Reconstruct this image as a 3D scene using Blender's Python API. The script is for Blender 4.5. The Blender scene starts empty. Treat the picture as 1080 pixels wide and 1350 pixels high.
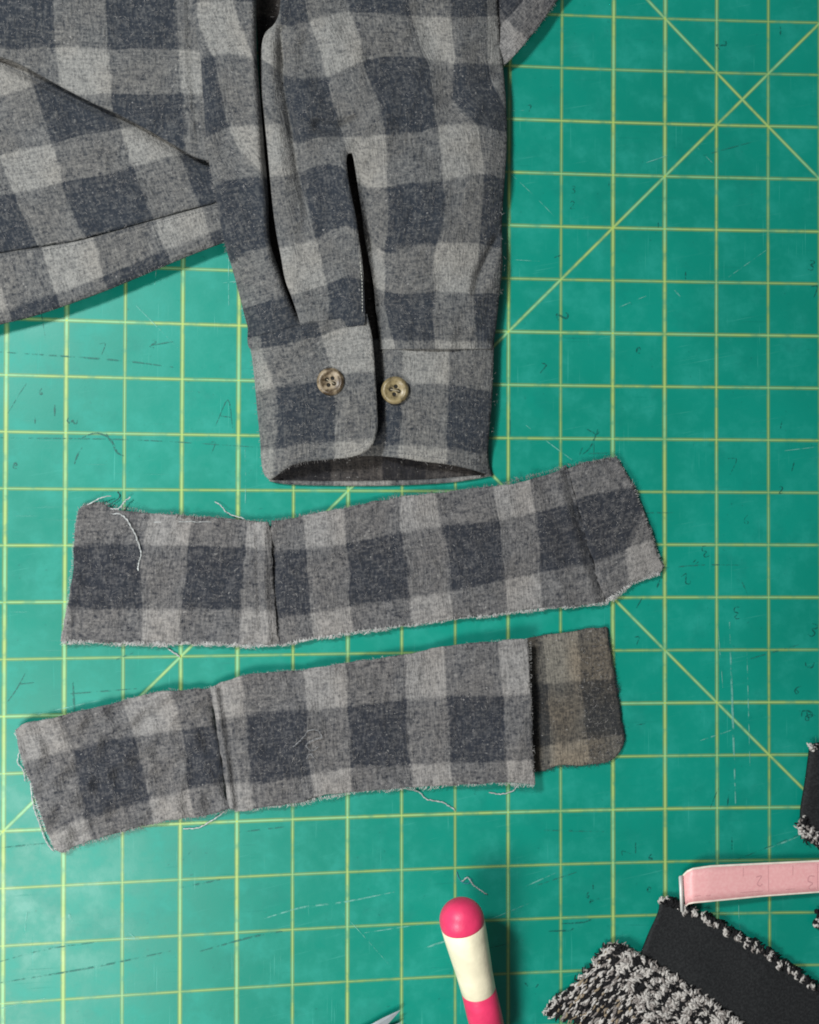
import bpy, bmesh, math, random
import numpy as np
from mathutils import Vector, Matrix
from mathutils.geometry import delaunay_2d_cdt
random.seed(7); rng = np.random.RandomState(11)
S = bpy.context.scene
COL = S.collection
CELL = 0.0254            # one printed square of the mat is an inch
PX = CELL / 72.0         # metres per photo pixel near the mat

# ---------------------------------------------------------------- camera
FPX = 1500.0
RX, RY, RZ = 0.00654, -0.11855, 0.00172
CAM = np.array([-2.33565, -0.53569, 20.75324]) * CELL
cd = bpy.data.cameras.new('camera'); cam = bpy.data.objects.new('camera', cd); COL.objects.link(cam)
cd.sensor_fit = 'HORIZONTAL'; cd.sensor_width = 36; cd.lens = 36 * FPX / 1080
cd.clip_start = 0.01; cd.clip_end = 20
cam.location = CAM; cam.rotation_euler = (RX, RY, RZ)
S.camera = cam
RM = np.array(Matrix.Rotation(RZ, 3, 'Z') @ Matrix.Rotation(RY, 3, 'Y') @ Matrix.Rotation(RX, 3, 'X'))

def W(x, y, z=0.0):
    """world points standing at height z (m) at the place the photo shows at x, y"""
    x = np.asarray(x, float); y = np.asarray(y, float); z = np.asarray(z, float) + 0 * x
    d = np.stack([(x - 540) / FPX, (675 - y) / FPX, -np.ones_like(x)], -1) @ RM.T
    t = (z - CAM[2]) / d[..., 2]
    return CAM + d * t[..., None]

# ---------------------------------------------------------------- light
w = bpy.data.worlds.new('World'); S.world = w; w.use_nodes = True
w.node_tree.nodes['Background'].inputs[0].default_value = (0.93, 0.96, 1.0, 1)
w.node_tree.nodes['Background'].inputs[1].default_value = 0.13
def area(name, px, py, z, size, power, col, aim=(540, 675)):
    l = bpy.data.lights.new(name, 'AREA'); l.shape = 'RECTANGLE'; l.size = size[0]; l.size_y = size[1]
    l.energy = power; l.color = col
    o = bpy.data.objects.new(name, l); COL.objects.link(o)
    p = Vector(W(px, py, 0)); p.z = z; o.location = p
    o.rotation_euler = (Vector(W(*aim, 0)) - p).to_track_quat('-Z', 'Y').to_euler()
    return o
area('lamp_left', -420, 1700, 0.50, (0.20, 0.20), 3.4, (1.0, 0.98, 0.95), (350, 800))
area('lamp_ceiling', -950, -330, 0.72, (0.12, 0.12), 7.9, (0.96, 0.98, 1.0), (500, 500))
S.view_settings.view_transform = 'Standard'; S.view_settings.look = 'None'
S.view_settings.exposure = 0.0; S.view_settings.gamma = 1.0
S.cycles.max_bounces = 5; S.cycles.diffuse_bounces = 3; S.cycles.filter_width = 1.9

# ---------------------------------------------------------------- node helpers
class NT:
    def __init__(s, name):
        s.m = bpy.data.materials.new(name); s.m.use_nodes = True
        s.t = s.m.node_tree; s.b = s.t.nodes['Principled BSDF']
    def n(s, kind, **kw):
        x = s.t.nodes.new(kind)
        for k, v in kw.items(): setattr(x, k, v)
        return x
    def put(s, sock, v):
        if v is None: return
        if isinstance(v, bpy.types.NodeSocket): s.t.links.new(v, sock)
        else: sock.default_value = v
    def math(s, op, a, b=None, c=None, clamp=False):
        x = s.n('ShaderNodeMath', operation=op, use_clamp=clamp)
        for i, v in enumerate((a, b, c)): s.put(x.inputs[i], v)
        return x.outputs[0]
    def mix(s, f, a, b, mode='MIX'):
        x = s.n('ShaderNodeMix', data_type='RGBA', blend_type=mode)
        s.put(x.inputs[0], f); s.put(x.inputs[6], a); s.put(x.inputs[7], b); return x.outputs[2]
    def noise(s, vec, scale, detail=2, rough=.5, out=0):
        x = s.n('ShaderNodeTexNoise'); s.put(x.inputs['Vector'], vec); x.inputs['Scale'].default_value = scale
        x.inputs['Detail'].default_value = detail; x.inputs['Roughness'].default_value = rough; return x.outputs[out]
    def step(s, v, lo, hi, a=0., b=1.):
        x = s.n('ShaderNodeMapRange', interpolation_type='SMOOTHSTEP')
        for i, q in enumerate((v, lo, hi, a, b)): s.put(x.inputs[i], q)
        return x.outputs[0]
    def sep(s, v):
        x = s.n('ShaderNodeSeparateXYZ'); s.put(x.inputs[0], v); return x.outputs
    def comb(s, a, b, c=0.):
        x = s.n('ShaderNodeCombineXYZ'); s.put(x.inputs[0], a); s.put(x.inputs[1], b); s.put(x.inputs[2], c); return x.outputs[0]
    def bump(s, h, strength, dist):
        x = s.n('ShaderNodeBump'); x.inputs['Strength'].default_value = strength; x.inputs['Distance'].default_value = dist
        s.put(x.inputs['Height'], h); s.put(s.b.inputs['Normal'], x.outputs[0])

def simple(name, col, rough=.6, metal=0, spec=.5, var=.0, vscale=300, bump=0, bscale=900, coat=0):
    m = NT(name); pos = m.n('ShaderNodeTexCoord').outputs['Object']
    c = (*col, 1)
    if var:
        nz = m.step(m.noise(pos, vscale, 3), .3, .7)
        m.put(m.b.inputs['Base Color'], m.mix(nz, tuple(x * (1 - var) for x in col) + (1,), tuple(min(1, x * (1 + var)) for x in col) + (1,)))
    else: m.b.inputs['Base Color'].default_value = c
    m.b.inputs['Roughness'].default_value = rough; m.b.inputs['Metallic'].default_value = metal
    m.b.inputs['Specular IOR Level'].default_value = spec; m.b.inputs['Coat Weight'].default_value = coat
    if bump: m.bump(m.noise(pos, bscale, 3), .6, bump)
    return m.m

def plaid(name, dark=(.024, .030, .039), lite=(.270, .269, .252), tint=(1, 1, 1), grain=1.25, warm=.25):
    """woven check: even bands of either direction dark, odd bands light"""
    m = NT(name); uv = m.n('ShaderNodeUVMap', uv_map='plaid').outputs[0]
    pos = m.n('ShaderNodeTexCoord').outputs['Object']
    wob = m.sep(m.noise(uv, 30, 2, out=1))
    x, y = m.sep(uv)[0:2]
    xs = m.math('ADD', x, m.math('MULTIPLY', m.math('SUBTRACT', wob[0], .5), .045))
    ys = m.math('ADD', y, m.math('MULTIPLY', m.math('SUBTRACT', wob[1], .5), .045))
    def band(v):
        f = m.math('PINGPONG', m.math('ADD', v, 0.0), 1.0)   # 0 at even ints
        # triangle of period 2 shifted: sign of sin(pi v) > 0 for even bands
        s_ = m.math('SINE', m.math('MULTIPLY', v, math.pi))
        return m.step(s_, .10, -.10)                             # 1 in light bands
    bx, by = band(xs), band(ys)
    # threads run along the weave: noise stretched either way
    t1 = m.noise(m.comb(m.math('MULTIPLY', x, 23), m.math('MULTIPLY', y, 4.5)), 1, 2, .6)
    t2 = m.noise(m.comb(m.math('MULTIPLY', x, 4.5), m.math('MULTIPLY', y, 23), 5.), 1, 2, .6)
    heather = m.noise(pos, 860, 2, .7)
    heather2 = m.noise(pos, 400, 3, .7)
    # share of light yarn in each place
    share = m.math('MULTIPLY', m.math('ADD', bx, by), .5)
    g = m.math('ADD', m.math('MULTIPLY', m.math('SUBTRACT', t1, .5), 1.05), m.math('MULTIPLY', m.math('SUBTRACT', t2, .5), 1.05))
    g = m.math('ADD', g, m.math('MULTIPLY', m.math('SUBTRACT', heather, .5), 1.5))
    g = m.math('ADD', g, m.math('MULTIPLY', m.math('SUBTRACT', heather2, .5), 1.0))
    g = m.math('MULTIPLY', g, grain)
    amp = m.math('ADD', m.math('MULTIPLY', share, .32), .36)
    share = m.math('POWER', share, 1.35)
    edge = m.math('MAXIMUM', m.step(m.math('ABSOLUTE', m.math('SINE', m.math('MULTIPLY', xs, math.pi))), .10, .02), m.step(m.math('ABSOLUTE', m.math('SINE', m.math('MULTIPLY', ys, math.pi))), .10, .02))
    edge = m.math('MULTIPLY', edge, m.step(m.noise(uv, 2.3, 2), .5, .62, 0., .14))
    share = m.math('ADD', share, edge)
    f = m.math('ADD', m.math('MULTIPLY', share, .72), m.math('ADD', .06, m.math('MULTIPLY', g, amp)), clamp=True)
    d = tuple(a * b for a, b in zip(dark, tint)) + (1,); l = tuple(a * b for a, b in zip(lite, tint)) + (1,)
    col = m.mix(f, d, l)
    # yarn lots: bluish and brownish patches
    patch = m.step(m.noise(uv, .9, 1), .35, .65)
    col = m.mix(m.math('MULTIPLY', patch, warm), col, m.mix(1., col, (1.10, .99, .88, 1), 'MULTIPLY'))
    # odd pale and dark slubs
    fl = m.step(m.noise(pos, 760, 1, .5), .70, .80)
    col = m.mix(m.math('MULTIPLY', fl, .45), col, (.42, .41, .39, 1))
    fd = m.step(m.noise(pos, 900, 1, .5), .31, .24)
    col = m.mix(m.math('MULTIPLY', fd, .5), col, (.02, .023, .028, 1))
    m.put(m.b.inputs['Base Color'], col)
    m.b.inputs['Roughness'].default_value = .95; m.b.inputs['Specular IOR Level'].default_value = .1
    m.b.inputs['Sheen Weight'].default_value = .12
    h = m.math('ADD', m.math('MULTIPLY', heather, 1.), m.math('ADD', t1, t2))
    m.bump(h, .8, .0008)
    return m.m

# ---------------------------------------------------------------- object helpers
def tag(o, label=None, cat=None, group=None, kind=None):
    for k, v in (('label', label), ('category', cat), ('group', group), ('kind', kind)):
        if v: o[k] = v
    return o
def empty(name, loc, label, cat, group=None):
    o = bpy.data.objects.new(name, None); COL.objects.link(o); o.location = Vector(loc); o.empty_display_size = .01
    return tag(o, label, cat, group)
def link(name, me, mat, parent=None, kind=None, smooth=True):
    o = bpy.data.objects.new(name, me); COL.objects.link(o)
    if mat and not me.materials: me.materials.append(mat)
    if smooth: me.polygons.foreach_set('use_smooth', [True] * len(me.polygons))
    if parent:
        o.parent = parent; o.matrix_parent_inverse = Matrix.Translation(parent.location).inverted()
    if kind: o['kind'] = kind
    return o

# ---------------------------------------------------------------- geometry helpers, in photo pixels
def seg_dist(x, y, pl):
    pl = np.asarray([p[:2] for p in pl], float); best = np.full(x.shape, 1e9)
    for a, b in zip(pl[:-1], pl[1:]):
        v = b - a; L = max(1e-9, v @ v)
        t = np.clip(((x - a[0]) * v[0] + (y - a[1]) * v[1]) / L, 0, 1)
        best = np.minimum(best, np.hypot(x - a[0] - t * v[0], y - a[1] - t * v[1]))
    return best
def ridge(x, y, pl, h, wd, p=2): return h * np.exp(-(seg_dist(x, y, pl) / wd) ** p)
def sstep(v, a, b):
    t = np.clip((v - a) / (b - a), 0, 1); return t * t * (3 - 2 * t)
def wavy(x, y, amp, wl, seed):
    r = np.random.RandomState(seed); o = 0 * x
    for k in range(7):
        th = r.uniform(0, 6.28); l = wl * r.uniform(.5, 1.6)
        o = o + np.sin((x * math.cos(th) + y * math.sin(th)) * 6.28 / l + r.uniform(0, 6.28)) * (l / wl)
    return amp * o / 4
def smooth_loop(pts, step=3.5):
    """closed outline through pts; a third item 'c' marks a sharp corner"""
    n = len(pts); P = [np.array(p[:2], float) for p in pts]; C = [len(p) > 2 for p in pts]; out = []
    for i in range(n):
        p1, p2 = P[i], P[(i + 1) % n]
        p0 = P[i - 1] if not C[i] else p1 - (p2 - p1)
        p3 = P[(i + 2) % n] if not C[(i + 1) % n] else p2 + (p2 - p1)
        L = np.hypot(*(p2 - p1)); k = max(1, int(round(L / step)))
        def sc(a, b): return (b - a)
        m1 = (p2 - p0) * L / (np.hypot(*(p1 - p0)) + L + 1e-9); m2 = (p3 - p1) * L / (np.hypot(*(p3 - p2)) + L + 1e-9)
        for j in range(k):
            t = j / k
            out.append((2*t**3-3*t*t+1)*p1 + (t**3-2*t*t+t)*m1 + (-2*t**3+3*t*t)*p2 + (t**3-t*t)*m2)
    return np.array(out)
def inside(x, y, poly):
    r = np.zeros(x.shape, bool); j = len(poly) - 1
    for i in range(len(poly)):
        xi, yi = poly[i]; xj, yj = poly[j]
        if yi != yj:
            c = ((yi > y) != (yj > y)) & (x < (xj - xi) * (y - yi) / (yj - yi) + xi); r ^= c
        j = i
    return r
def tps(ctrl, lam=.5):
    """ctrl: {value: [points]} -> smooth f(x, y)"""
    P = np.array([p for v in ctrl for p in ctrl[v]], float); V = np.array([v for v in ctrl for p in ctrl[v]], float)
    n = len(P); K = lambda r: np.where(r > 1e-9, r * r * np.log(r + 1e-12), 0)
    D = np.hypot(P[:, None, 0] - P[None, :, 0], P[:, None, 1] - P[None, :, 1]) / 100
    A = np.zeros((n + 3, n + 3)); A[:n, :n] = K(D) + lam * .002 * np.eye(n)
    Q = np.c_[np.ones(n), P / 100]; A[:n, n:] = Q; A[n:, :n] = Q.T; A[n:, n:] -= 1e-9 * np.eye(3)
    c = np.linalg.solve(A, np.r_[V, 0, 0, 0])
    def f(x, y):
        o = c[n] + c[n + 1] * x / 100 + c[n + 2] * y / 100
        for i in range(n): o = o + c[i] * K(np.hypot(x - P[i, 0], y - P[i, 1]) / 100)
        return o
    return f

def sheet(name, pts, hf, thick, mat, parent, A=None, B=None, step=3.6, jit=0., holes=(), floor=None, kind=None, loop=None):
    """a solid sheet whose outline is pts (photo px), top at hf(x, y) (px of height), `thick` px deep"""
    L = smooth_loop(pts, step) if loop is None else loop
    if jit:
        nn = len(L); r = np.random.RandomState(len(name) * 7 + nn)
        kk = np.exp(-np.linspace(-2, 2, 9)**2); kk /= kk.sum(); wn = r.normal(0, 1, (nn, 2)); wn = np.stack([np.convolve(np.r_[wn[-4:, i], wn[:, i], wn[:4, i]], kk, 'valid') for i in (0, 1)], 1)
        L = L + r.uniform(-jit, jit, L.shape) * .35 + wn * jit * 1.6
    loops = [L] + [np.asarray(h) for h in holes]
    x0, y0 = L.min(0); x1, y1 = L.max(0)
    gx, gy = [], []
    yy = y0; k = 0
    while yy < y1:
        xx = np.arange(x0 + (k % 2) * step / 2, x1, step); gx.append(xx); gy.append(0 * xx + yy); yy += step * .87; k += 1
    gx = np.concatenate(gx); gy = np.concatenate(gy)
    ok = inside(gx, gy, L)
    for h in loops[1:]: ok &= ~inside(gx, gy, h)
    for l in loops: ok &= seg_dist(gx, gy, np.r_[l, l[:1]]) > step * .55
    gx, gy = gx[ok], gy[ok]
    vs = []; es = []
    for l in loops:
        b = len(vs); vs += [Vector(p) for p in l]; es += [(b + i, b + (i + 1) % len(l)) for i in range(len(l))]
    vs += [Vector(p) for p in zip(gx, gy)]
    r = delaunay_2d_cdt(vs, es, [], 2 if holes else 1, 1e-5)
    V = np.array([tuple(v) for v in r[0]]); F = [tuple(f) for f in r[2]]
    if holes:
        cc = np.array([V[list(f)].mean(0) for f in F]); kill = np.zeros(len(F), bool)
        for h in loops[1:]: kill |= inside(cc[:, 0], cc[:, 1], h)
        F = [f for f, k in zip(F, kill) if not k]
    x, y = V[:, 0], V[:, 1]; z = hf(x, y); n = len(V)
    f0 = F[0]; ar = (V[f0[1]][0]-V[f0[0]][0])*(V[f0[2]][1]-V[f0[0]][1])-(V[f0[2]][0]-V[f0[0]][0])*(V[f0[1]][1]-V[f0[0]][1])
    if ar > 0: F = [f[::-1] for f in F]           # y runs down in the photo
    top = W(x, y, z * PX); bz = z - thick if floor is None else np.minimum(z - 1, 0 * z + floor)
    bot = top.copy(); bot[:, 2] = np.maximum(bz, .3) * PX
    cnt = {}
    for f in F:
        for a, b in zip(f, f[1:] + f[:1]): cnt[(a, b)] = 1
    side = [(a, b) for a, b in cnt if (b, a) not in cnt]
    faces = list(F) + [tuple(i + n for i in f[::-1]) for f in F] + [(b, a, a + n, b + n) for a, b in side]
    me = bpy.data.meshes.new(name); me.from_pydata(np.r_[top, bot].tolist(), [], faces)
    if A is not None:
        fa = A(x, y); fb = B(x, y); uvv = np.stack([np.r_[fa, fa], np.r_[fb, fb]], 1)
        li = np.zeros(len(me.loops), int); me.loops.foreach_get('vertex_index', li)
        me.uv_layers.new(name='plaid').data.foreach_set('uv', uvv[li].ravel())
    o = link(name, me, mat, parent, kind)
    return o

def tube_mesh(paths, sides=4):
    """paths: list of (Nx3 world pts, radius or radii)"""
    vs, fs = [], []
    for P, r in paths:
        P = np.asarray(P, float); n = len(P)
        if n < 2: continue
        R = np.broadcast_to(np.asarray(r, float), (n,)); T = np.gradient(P, axis=0); T /= np.linalg.norm(T, axis=1)[:, None] + 1e-12
        up = np.array([0, 0, 1.]) if abs(T[0, 2]) < .9 else np.array([1., 0, 0])
        U = np.cross(T, up); U /= np.linalg.norm(U, axis=1)[:, None] + 1e-12; Vv = np.cross(U, T); b = len(vs)
        for i in range(n):
            for k in range(sides):
                a = 6.28318 * k / sides; vs.append(tuple(P[i] + R[i] * (math.cos(a) * U[i] + math.sin(a) * Vv[i])))
        for i in range(n - 1):
            for k in range(sides):
                k2 = (k + 1) % sides; fs.append((b + i*sides + k, b + i*sides + k2, b + (i+1)*sides + k2, b + (i+1)*sides + k))
        fs.append(tuple(b + k for k in range(sides))[::-1]); fs.append(tuple(b + (n-1)*sides + k for k in range(sides)))
    me = bpy.data.meshes.new('m'); me.from_pydata(vs, [], fs); me.update(); return me
def catmull(pts, per=6):
    P = [np.array(p, float) for p in pts]; P = [2*P[0]-P[1]] + P + [2*P[-1]-P[-2]]; out = []
    for i in range(1, len(P) - 2):
        for j in range(per):
            t = j / per; a, b, c, d = P[i-1:i+3]
            out.append(.5*((2*b)+(c-a)*t+(2*a-5*b+4*c-d)*t*t+(3*b-a-3*c+d)*t**3))
    out.append(P[-2]); return np.array(out)
def thread(name, pts, rad, mat, parent=None, **kw):
    """pts (x, y, height px)"""
    c = catmull(pts, 8); r = np.random.RandomState(int(pts[0][0]*7+pts[0][1])); jt = r.normal(0, .35, c.shape); jt[:, 2] *= .5; c = c + jt
    ps = []
    for k in range(2):        # two twisted plies
        ph = np.arange(len(c))*1.1 + k*math.pi; q = c + np.stack([np.cos(ph), np.sin(ph), np.sin(ph)*.5], 1)*rad*.38
        ps.append((W(q[:, 0], q[:, 1], np.maximum(q[:, 2], .5)*PX), rad*.48*PX))
    me = tube_mesh(ps, 5)
    me.name = name; o = link(name, me, mat, parent)
    return tag(o, **kw) if kw else o

def fray(name, line, hf, mat, parent, n, out=5, rad=.35, seed=1, side=1, up=1.5, along=.5):
    """short fibres sticking out of a cut edge"""
    r = np.random.RandomState(seed); P = np.array([p[:2] for p in line], float)
    d = np.hypot(*np.diff(P, axis=0).T); cum = np.r_[0, np.cumsum(d)]; paths = []
    for k in range(n):
        s = r.uniform(0, cum[-1]); i = min(len(d) - 1, np.searchsorted(cum, s, 'right') - 1); t = (s - cum[i]) / d[i]
        p = P[i] + t * (P[i+1] - P[i]); T = (P[i+1] - P[i]) / d[i]; N = np.array([T[1], -T[0]]) * side
        l = out * r.uniform(.3, 1) ** 1.5 * (.55 + .5*math.sin(s/13+seed) * math.sin(s/31+2*seed) + .35*math.sin(s/5.3)**2); a = T * r.normal(0, along) + N; q0 = p - N * r.uniform(.5, 4.); q1 = p + a * l * .5; q2 = q1 + (a + T * r.normal(0, .8)) * l * .5
        z0 = float(hf(np.array([q0[0]]), np.array([q0[1]]))[0]); z0 = z0 - r.uniform(.2, 2.0)
        z = [z0, max(.6, z0 + r.uniform(-1, up)), max(.6, z0 + r.uniform(-2, up * 1.3))]
        c = catmull([(*q0, z[0]), (*q1, z[1]), (*q2, z[2])], 2)
        paths.append((W(c[:, 0], c[:, 1], c[:, 2] * PX), np.linspace(rad, rad * .6, len(c)) * PX))
    me = tube_mesh(paths, 3); me.name = name
    return link(name, me, mat, parent, 'stuff')

# ---------------------------------------------------------------- cutting mat and table
CX = [-.136, -.647, 1.445, -.436, -5.581, 1.994, -.762, -.312, .058, 11.437]
CY = [.692, -6.48, .842, .644, -.644, -.941, -1.29, -.748, 9.701, 1.208]
def grid_px(i, j):
    """where the photo shows printed grid crossing i, j (the mat lies a little wavy)"""
    X = (i - 7) * CELL; Y = -(j - 9) * CELL
    d = (np.stack([X, Y, 0 * X], -1) - CAM) @ RM
    x = 540 + FPX * d[..., 0] / -d[..., 2]; y = 675 - FPX * d[..., 1] / -d[..., 2]
    u = np.clip((i - 7) / 8, -1.15, 1.15); v = np.clip((j - 9) / 9, -1.12, 1.12); k = 0
    for a in range(4):
        for b in range(4 - a):
            x = x + CX[k] * u**a * v**b; y = y + CY[k] * u**a * v**b; k += 1
    return x, y

def make_mat():
    m = NT('cutting_mat_vinyl'); uv = m.n('ShaderNodeUVMap', uv_map='grid').outputs[0]; pos = m.n('ShaderNodeTexCoord').outputs['Object']
    u, v = m.sep(uv)[0:2]
    big = m.noise(pos, 9, 3, .6); mid = m.noise(pos, 60, 4, .65); fine = m.noise(pos, 900, 2, .6)
    col = m.mix(m.step(big, .3, .7), (.0002, .210, .150, 1), (.001, .250, .184, 1))
    col = m.mix(m.math('MULTIPLY', m.step(mid, .45, .75), .35), col, (.02, .345, .28, 1))
    col = m.mix(m.math('MULTIPLY', m.step(fine, .55, .75), .22), col, (.0, .20, .155, 1))
    blot = m.noise(pos, 34, 4, .7)
    col = m.mix(m.math('MULTIPLY', m.step(blot, .52, .70), .30), col, (.0005, .17, .13, 1))
    spk = m.step(m.noise(pos, 420, 2, .6), .68, .74)
    col = m.mix(m.math('MULTIPLY', spk, m.step(blot, .40, .60, .0, .55)), col, (.001, .12, .095, 1))
    # faint knife tracks along both directions of the grid
    def tracks(a, b, seed, sc=26):
        n_ = m.noise(m.comb(m.math('MULTIPLY', a, sc), m.math('MULTIPLY', b, .55), seed), 1, 2, .6)
        k_ = m.noise(m.comb(m.math('MULTIPLY', a, 1.3), m.math('MULTIPLY', b, 1.1), seed + 9), 1, 2)
        return m.math('MULTIPLY', m.step(n_, .64, .74), m.step(k_, .45, .62))
    tr = tracks(u, v, 1.); tr2 = tracks(v, u, 4.); tr3 = tracks(m.math('ADD', u, m.math('MULTIPLY', v, 5.)), m.math('SUBTRACT', v, u), 8., 10)
    col = m.mix(m.math('MULTIPLY', tr, .40), col, (.06, .42, .34, 1))
    col = m.mix(m.math('MULTIPLY', tr2, .40), col, (.0, .15, .115, 1))
    col = m.mix(m.math('MULTIPLY', tr3, .28), col, (.10, .46, .38, 1))
    wear = m.noise(pos, 130, 3, .6)
    def line(c, hw0, hw1, seed, wob=True):
        k = m.math('ROUND', c); d = m.math('ABSOLUTE', m.math('SUBTRACT', c, k))
        wn = m.n('ShaderNodeTexWhiteNoise', noise_dimensions='1D'); m.put(wn.inputs[1], m.math('ADD', k, seed))
        hw = m.step(wn.outputs[0], 0., 1., hw0, hw1)
        core = m.step(m.math('SUBTRACT', d, hw), .006, -.012)
        rim = m.step(m.math('SUBTRACT', d, hw), .034, .004)
        return core, rim, wn.outputs[0]
    c1, r1, w1 = line(u, .009, .025, 3.3); c2, r2, w2 = line(v, .009, .018, 7.7)
    def diag(e):
        d = m.math('MULTIPLY', m.math('ABSOLUTE', e), .7071)
        return m.step(d, .026, .010), m.step(d, .044, .018)
    ds = [diag(m.math('SUBTRACT', m.math('ADD', u, v), 15.)), diag(m.math('SUBTRACT', m.math('SUBTRACT', u, v), 12.)), diag(m.math('SUBTRACT', u, v)),
          diag(m.math('SUBTRACT', m.math('SUBTRACT', v, u), 24.)), diag(m.math('SUBTRACT', m.math('ADD', u, v), 39.))]
    rim = m.math('MAXIMUM', r1, r2); core = m.math('MAXIMUM', c1, c2)
    for a, b in ds: core = m.math('MAXIMUM', core, a); rim = m.math('MAXIMUM', rim, b)
    both = m.math('MULTIPLY', c1, c2)
    for a, b in ds[:3]: both = m.math('MAXIMUM', both, m.math('MULTIPLY', a, m.math('MAXIMUM', c1, c2)))
    keep = m.step(wear, .30, .52, .5, 1.)
    col = m.mix(m.math('MULTIPLY', rim, m.math('MULTIPLY', keep, .55)), col, (.20, .25, .02, 1))
    lc = m.mix(m.step(m.noise(uv, .8, 2), .4, .6), (.25, .57, .30, 1), (.38, .55, .18, 1))
    lc = m.mix(both, lc, (.52, .62, .10, 1))
    col = m.mix(m.math('MULTIPLY', core, m.math('MULTIPLY', keep, .74)), col, lc)
    m.put(m.b.inputs['Base Color'], col)
    rr = m.math('ADD', m.step(mid, .3, .7, .36, .50), m.math('MULTIPLY', tr3, .1))
    m.put(m.b.inputs['Roughness'], rr); m.b.inputs['Specular IOR Level'].default_value = .38
    h = m.math('ADD', m.math('MULTIPLY', fine, .5), m.math('SUBTRACT', m.math('MULTIPLY', core, .2), m.math('ADD', tr, tr2)))
    m.bump(h, .25, .00012)
    I = np.linspace(-5, 20, 76); J = np.linspace(-4, 22, 79); ii, jj = np.meshgrid(I, J); x, y = grid_px(ii, jj)
    P = W(x, y, 0.); ni, nj = len(I), len(J); n = ni * nj; top = P.reshape(-1, 3); bot = top.copy(); bot[:, 2] = -.003
    F = [(a*ni+b, (a+1)*ni+b, (a+1)*ni+b+1, a*ni+b+1) for a in range(nj-1) for b in range(ni-1)]
    cnt = set((a, b) for f in F for a, b in zip(f, f[1:]+f[:1])); side = [(a, b) for a, b in cnt if (b, a) not in cnt]
    Fa = F + [tuple(i+n for i in f[::-1]) for f in F] + [(b, a, a+n, b+n) for a, b in side]
    me = bpy.data.meshes.new('cutting_mat'); me.from_pydata(np.r_[top, bot].tolist(), [], Fa)
    uvv = np.stack([ii.ravel(), jj.ravel()], 1); uvv = np.r_[uvv, uvv]
    li = np.zeros(len(me.loops), int); me.loops.foreach_get('vertex_index', li); me.uv_layers.new(name='grid').data.foreach_set('uv', uvv[li].ravel())
    o = link('cutting_mat', me, m.m, smooth=False)
    return tag(o, 'green self-healing cutting mat with a worn yellow inch grid and diagonal guide lines', 'cutting mat')
MAT = make_mat()
tb = simple('table_wood', (.16, .11, .07), .5, var=.2, vscale=20)
bm = bmesh.new(); bmesh.ops.create_cube(bm, size=1); bmesh.ops.scale(bm, vec=(1.6, 1.6, .03), verts=bm.verts); bmesh.ops.translate(bm, vec=(0, 0, -.0182), verts=bm.verts)
me = bpy.data.meshes.new('table_top'); bm.to_mesh(me); o = link('table_top', me, tb, smooth=False); o['kind'] = 'structure'

# pencil jottings and knife scores, flat on the mat
ink = NT('pencil_graphite'); ink.b.inputs['Base Color'].default_value = (.002, .105, .085, 1); ink.b.inputs['Roughness'].default_value = .5
ink.put(ink.b.inputs['Alpha'], ink.step(ink.noise(ink.n('ShaderNodeTexCoord').outputs['Object'], 700, 2, .6), .36, .62, .05, .75)); ink = ink.m
score = NT('knife_score'); score.b.inputs['Base Color'].default_value = (.20, .52, .44, 1); score.b.inputs['Roughness'].default_value = .6
score.put(score.b.inputs['Alpha'], score.step(score.noise(score.n('ShaderNodeTexCoord').outputs['Object'], 160, 3, .7), .42, .62, 0., .60)); score = score.m
dscore = NT('dirty_score'); dscore.b.inputs['Base Color'].default_value = (.012, .15, .12, 1); dscore.b.inputs['Roughness'].default_value = .6
dscore.put(dscore.b.inputs['Alpha'], dscore.step(dscore.noise(dscore.n('ShaderNodeTexCoord').outputs['Object'], 200, 3, .7), .42, .60, 0., .75)); dscore = dscore.m
ZL = [.08]
def stroke_mesh(strokes):
    vs, fs = [], []
    for pts, wd in strokes:
        c = catmull([(p[0], p[1], 0) for p in pts], 4 if len(pts) > 2 else 2)[:, :2]; T = np.gradient(c, axis=0); T /= np.hypot(*T.T)[:, None] + 1e-9
        N = np.stack([-T[:, 1], T[:, 0]], 1); wv = wd * (.35 + .65 * np.sin(np.linspace(.15, 3.0, len(c))))[:, None] / 2
        ZL[0] += .0023; b = len(vs); l = W(*(c + N*wv).T, ZL[0]*.001); r = W(*(c - N*wv).T, ZL[0]*.001)
        for a, q in zip(l, r): vs += [tuple(a), tuple(q)]
        fs += [(b+2*i, b+2*i+1, b+2*i+3, b+2*i+2) for i in range(len(c)-1)]
    me = bpy.data.meshes.new('s'); me.from_pydata(vs, [], fs); return me
def mark(name, strokes, mat=None):
    me = stroke_mesh(strokes); me.name = name; return link(name, me, mat or ink, MAT, smooth=False)
GL = {  # handwriting-like glyphs in a unit box
 '1': [[(.5, 0), (.5, 1)]], '2': [[(.1, .2), (.4, 0), (.8, .2), (.6, .5), (.1, 1), (.9, .95)]],
 '3': [[(.2, .05), (.7, .05), (.8, .25), (.4, .45), (.8, .65), (.6, .95), (.15, .9)]], 'A': [[(.05, 1), (.5, 0), (.95, 1)], [(.22, .62), (.8, .62)]],
 '=': [[(.1, .35), (.9, .3)], [(.1, .65), (.9, .6)]], 'e': [[(.1, .5), (.8, .45), (.6, .1), (.2, .3), (.15, .8), (.8, .9)]], '6': [[(.7, 0), (.25, .4), (.2, .8), (.6, 1), (.8, .75), (.3, .6)]],
 '7': [[(.1, .05), (.85, .05), (.4, 1)]], '/': [[(.8, 0), (.2, 1)]], '-': [[(.1, .5), (.9, .5)]], 'c': [[(.8, .1), (.25, .2), (.15, .7), (.8, .9)]]}
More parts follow.
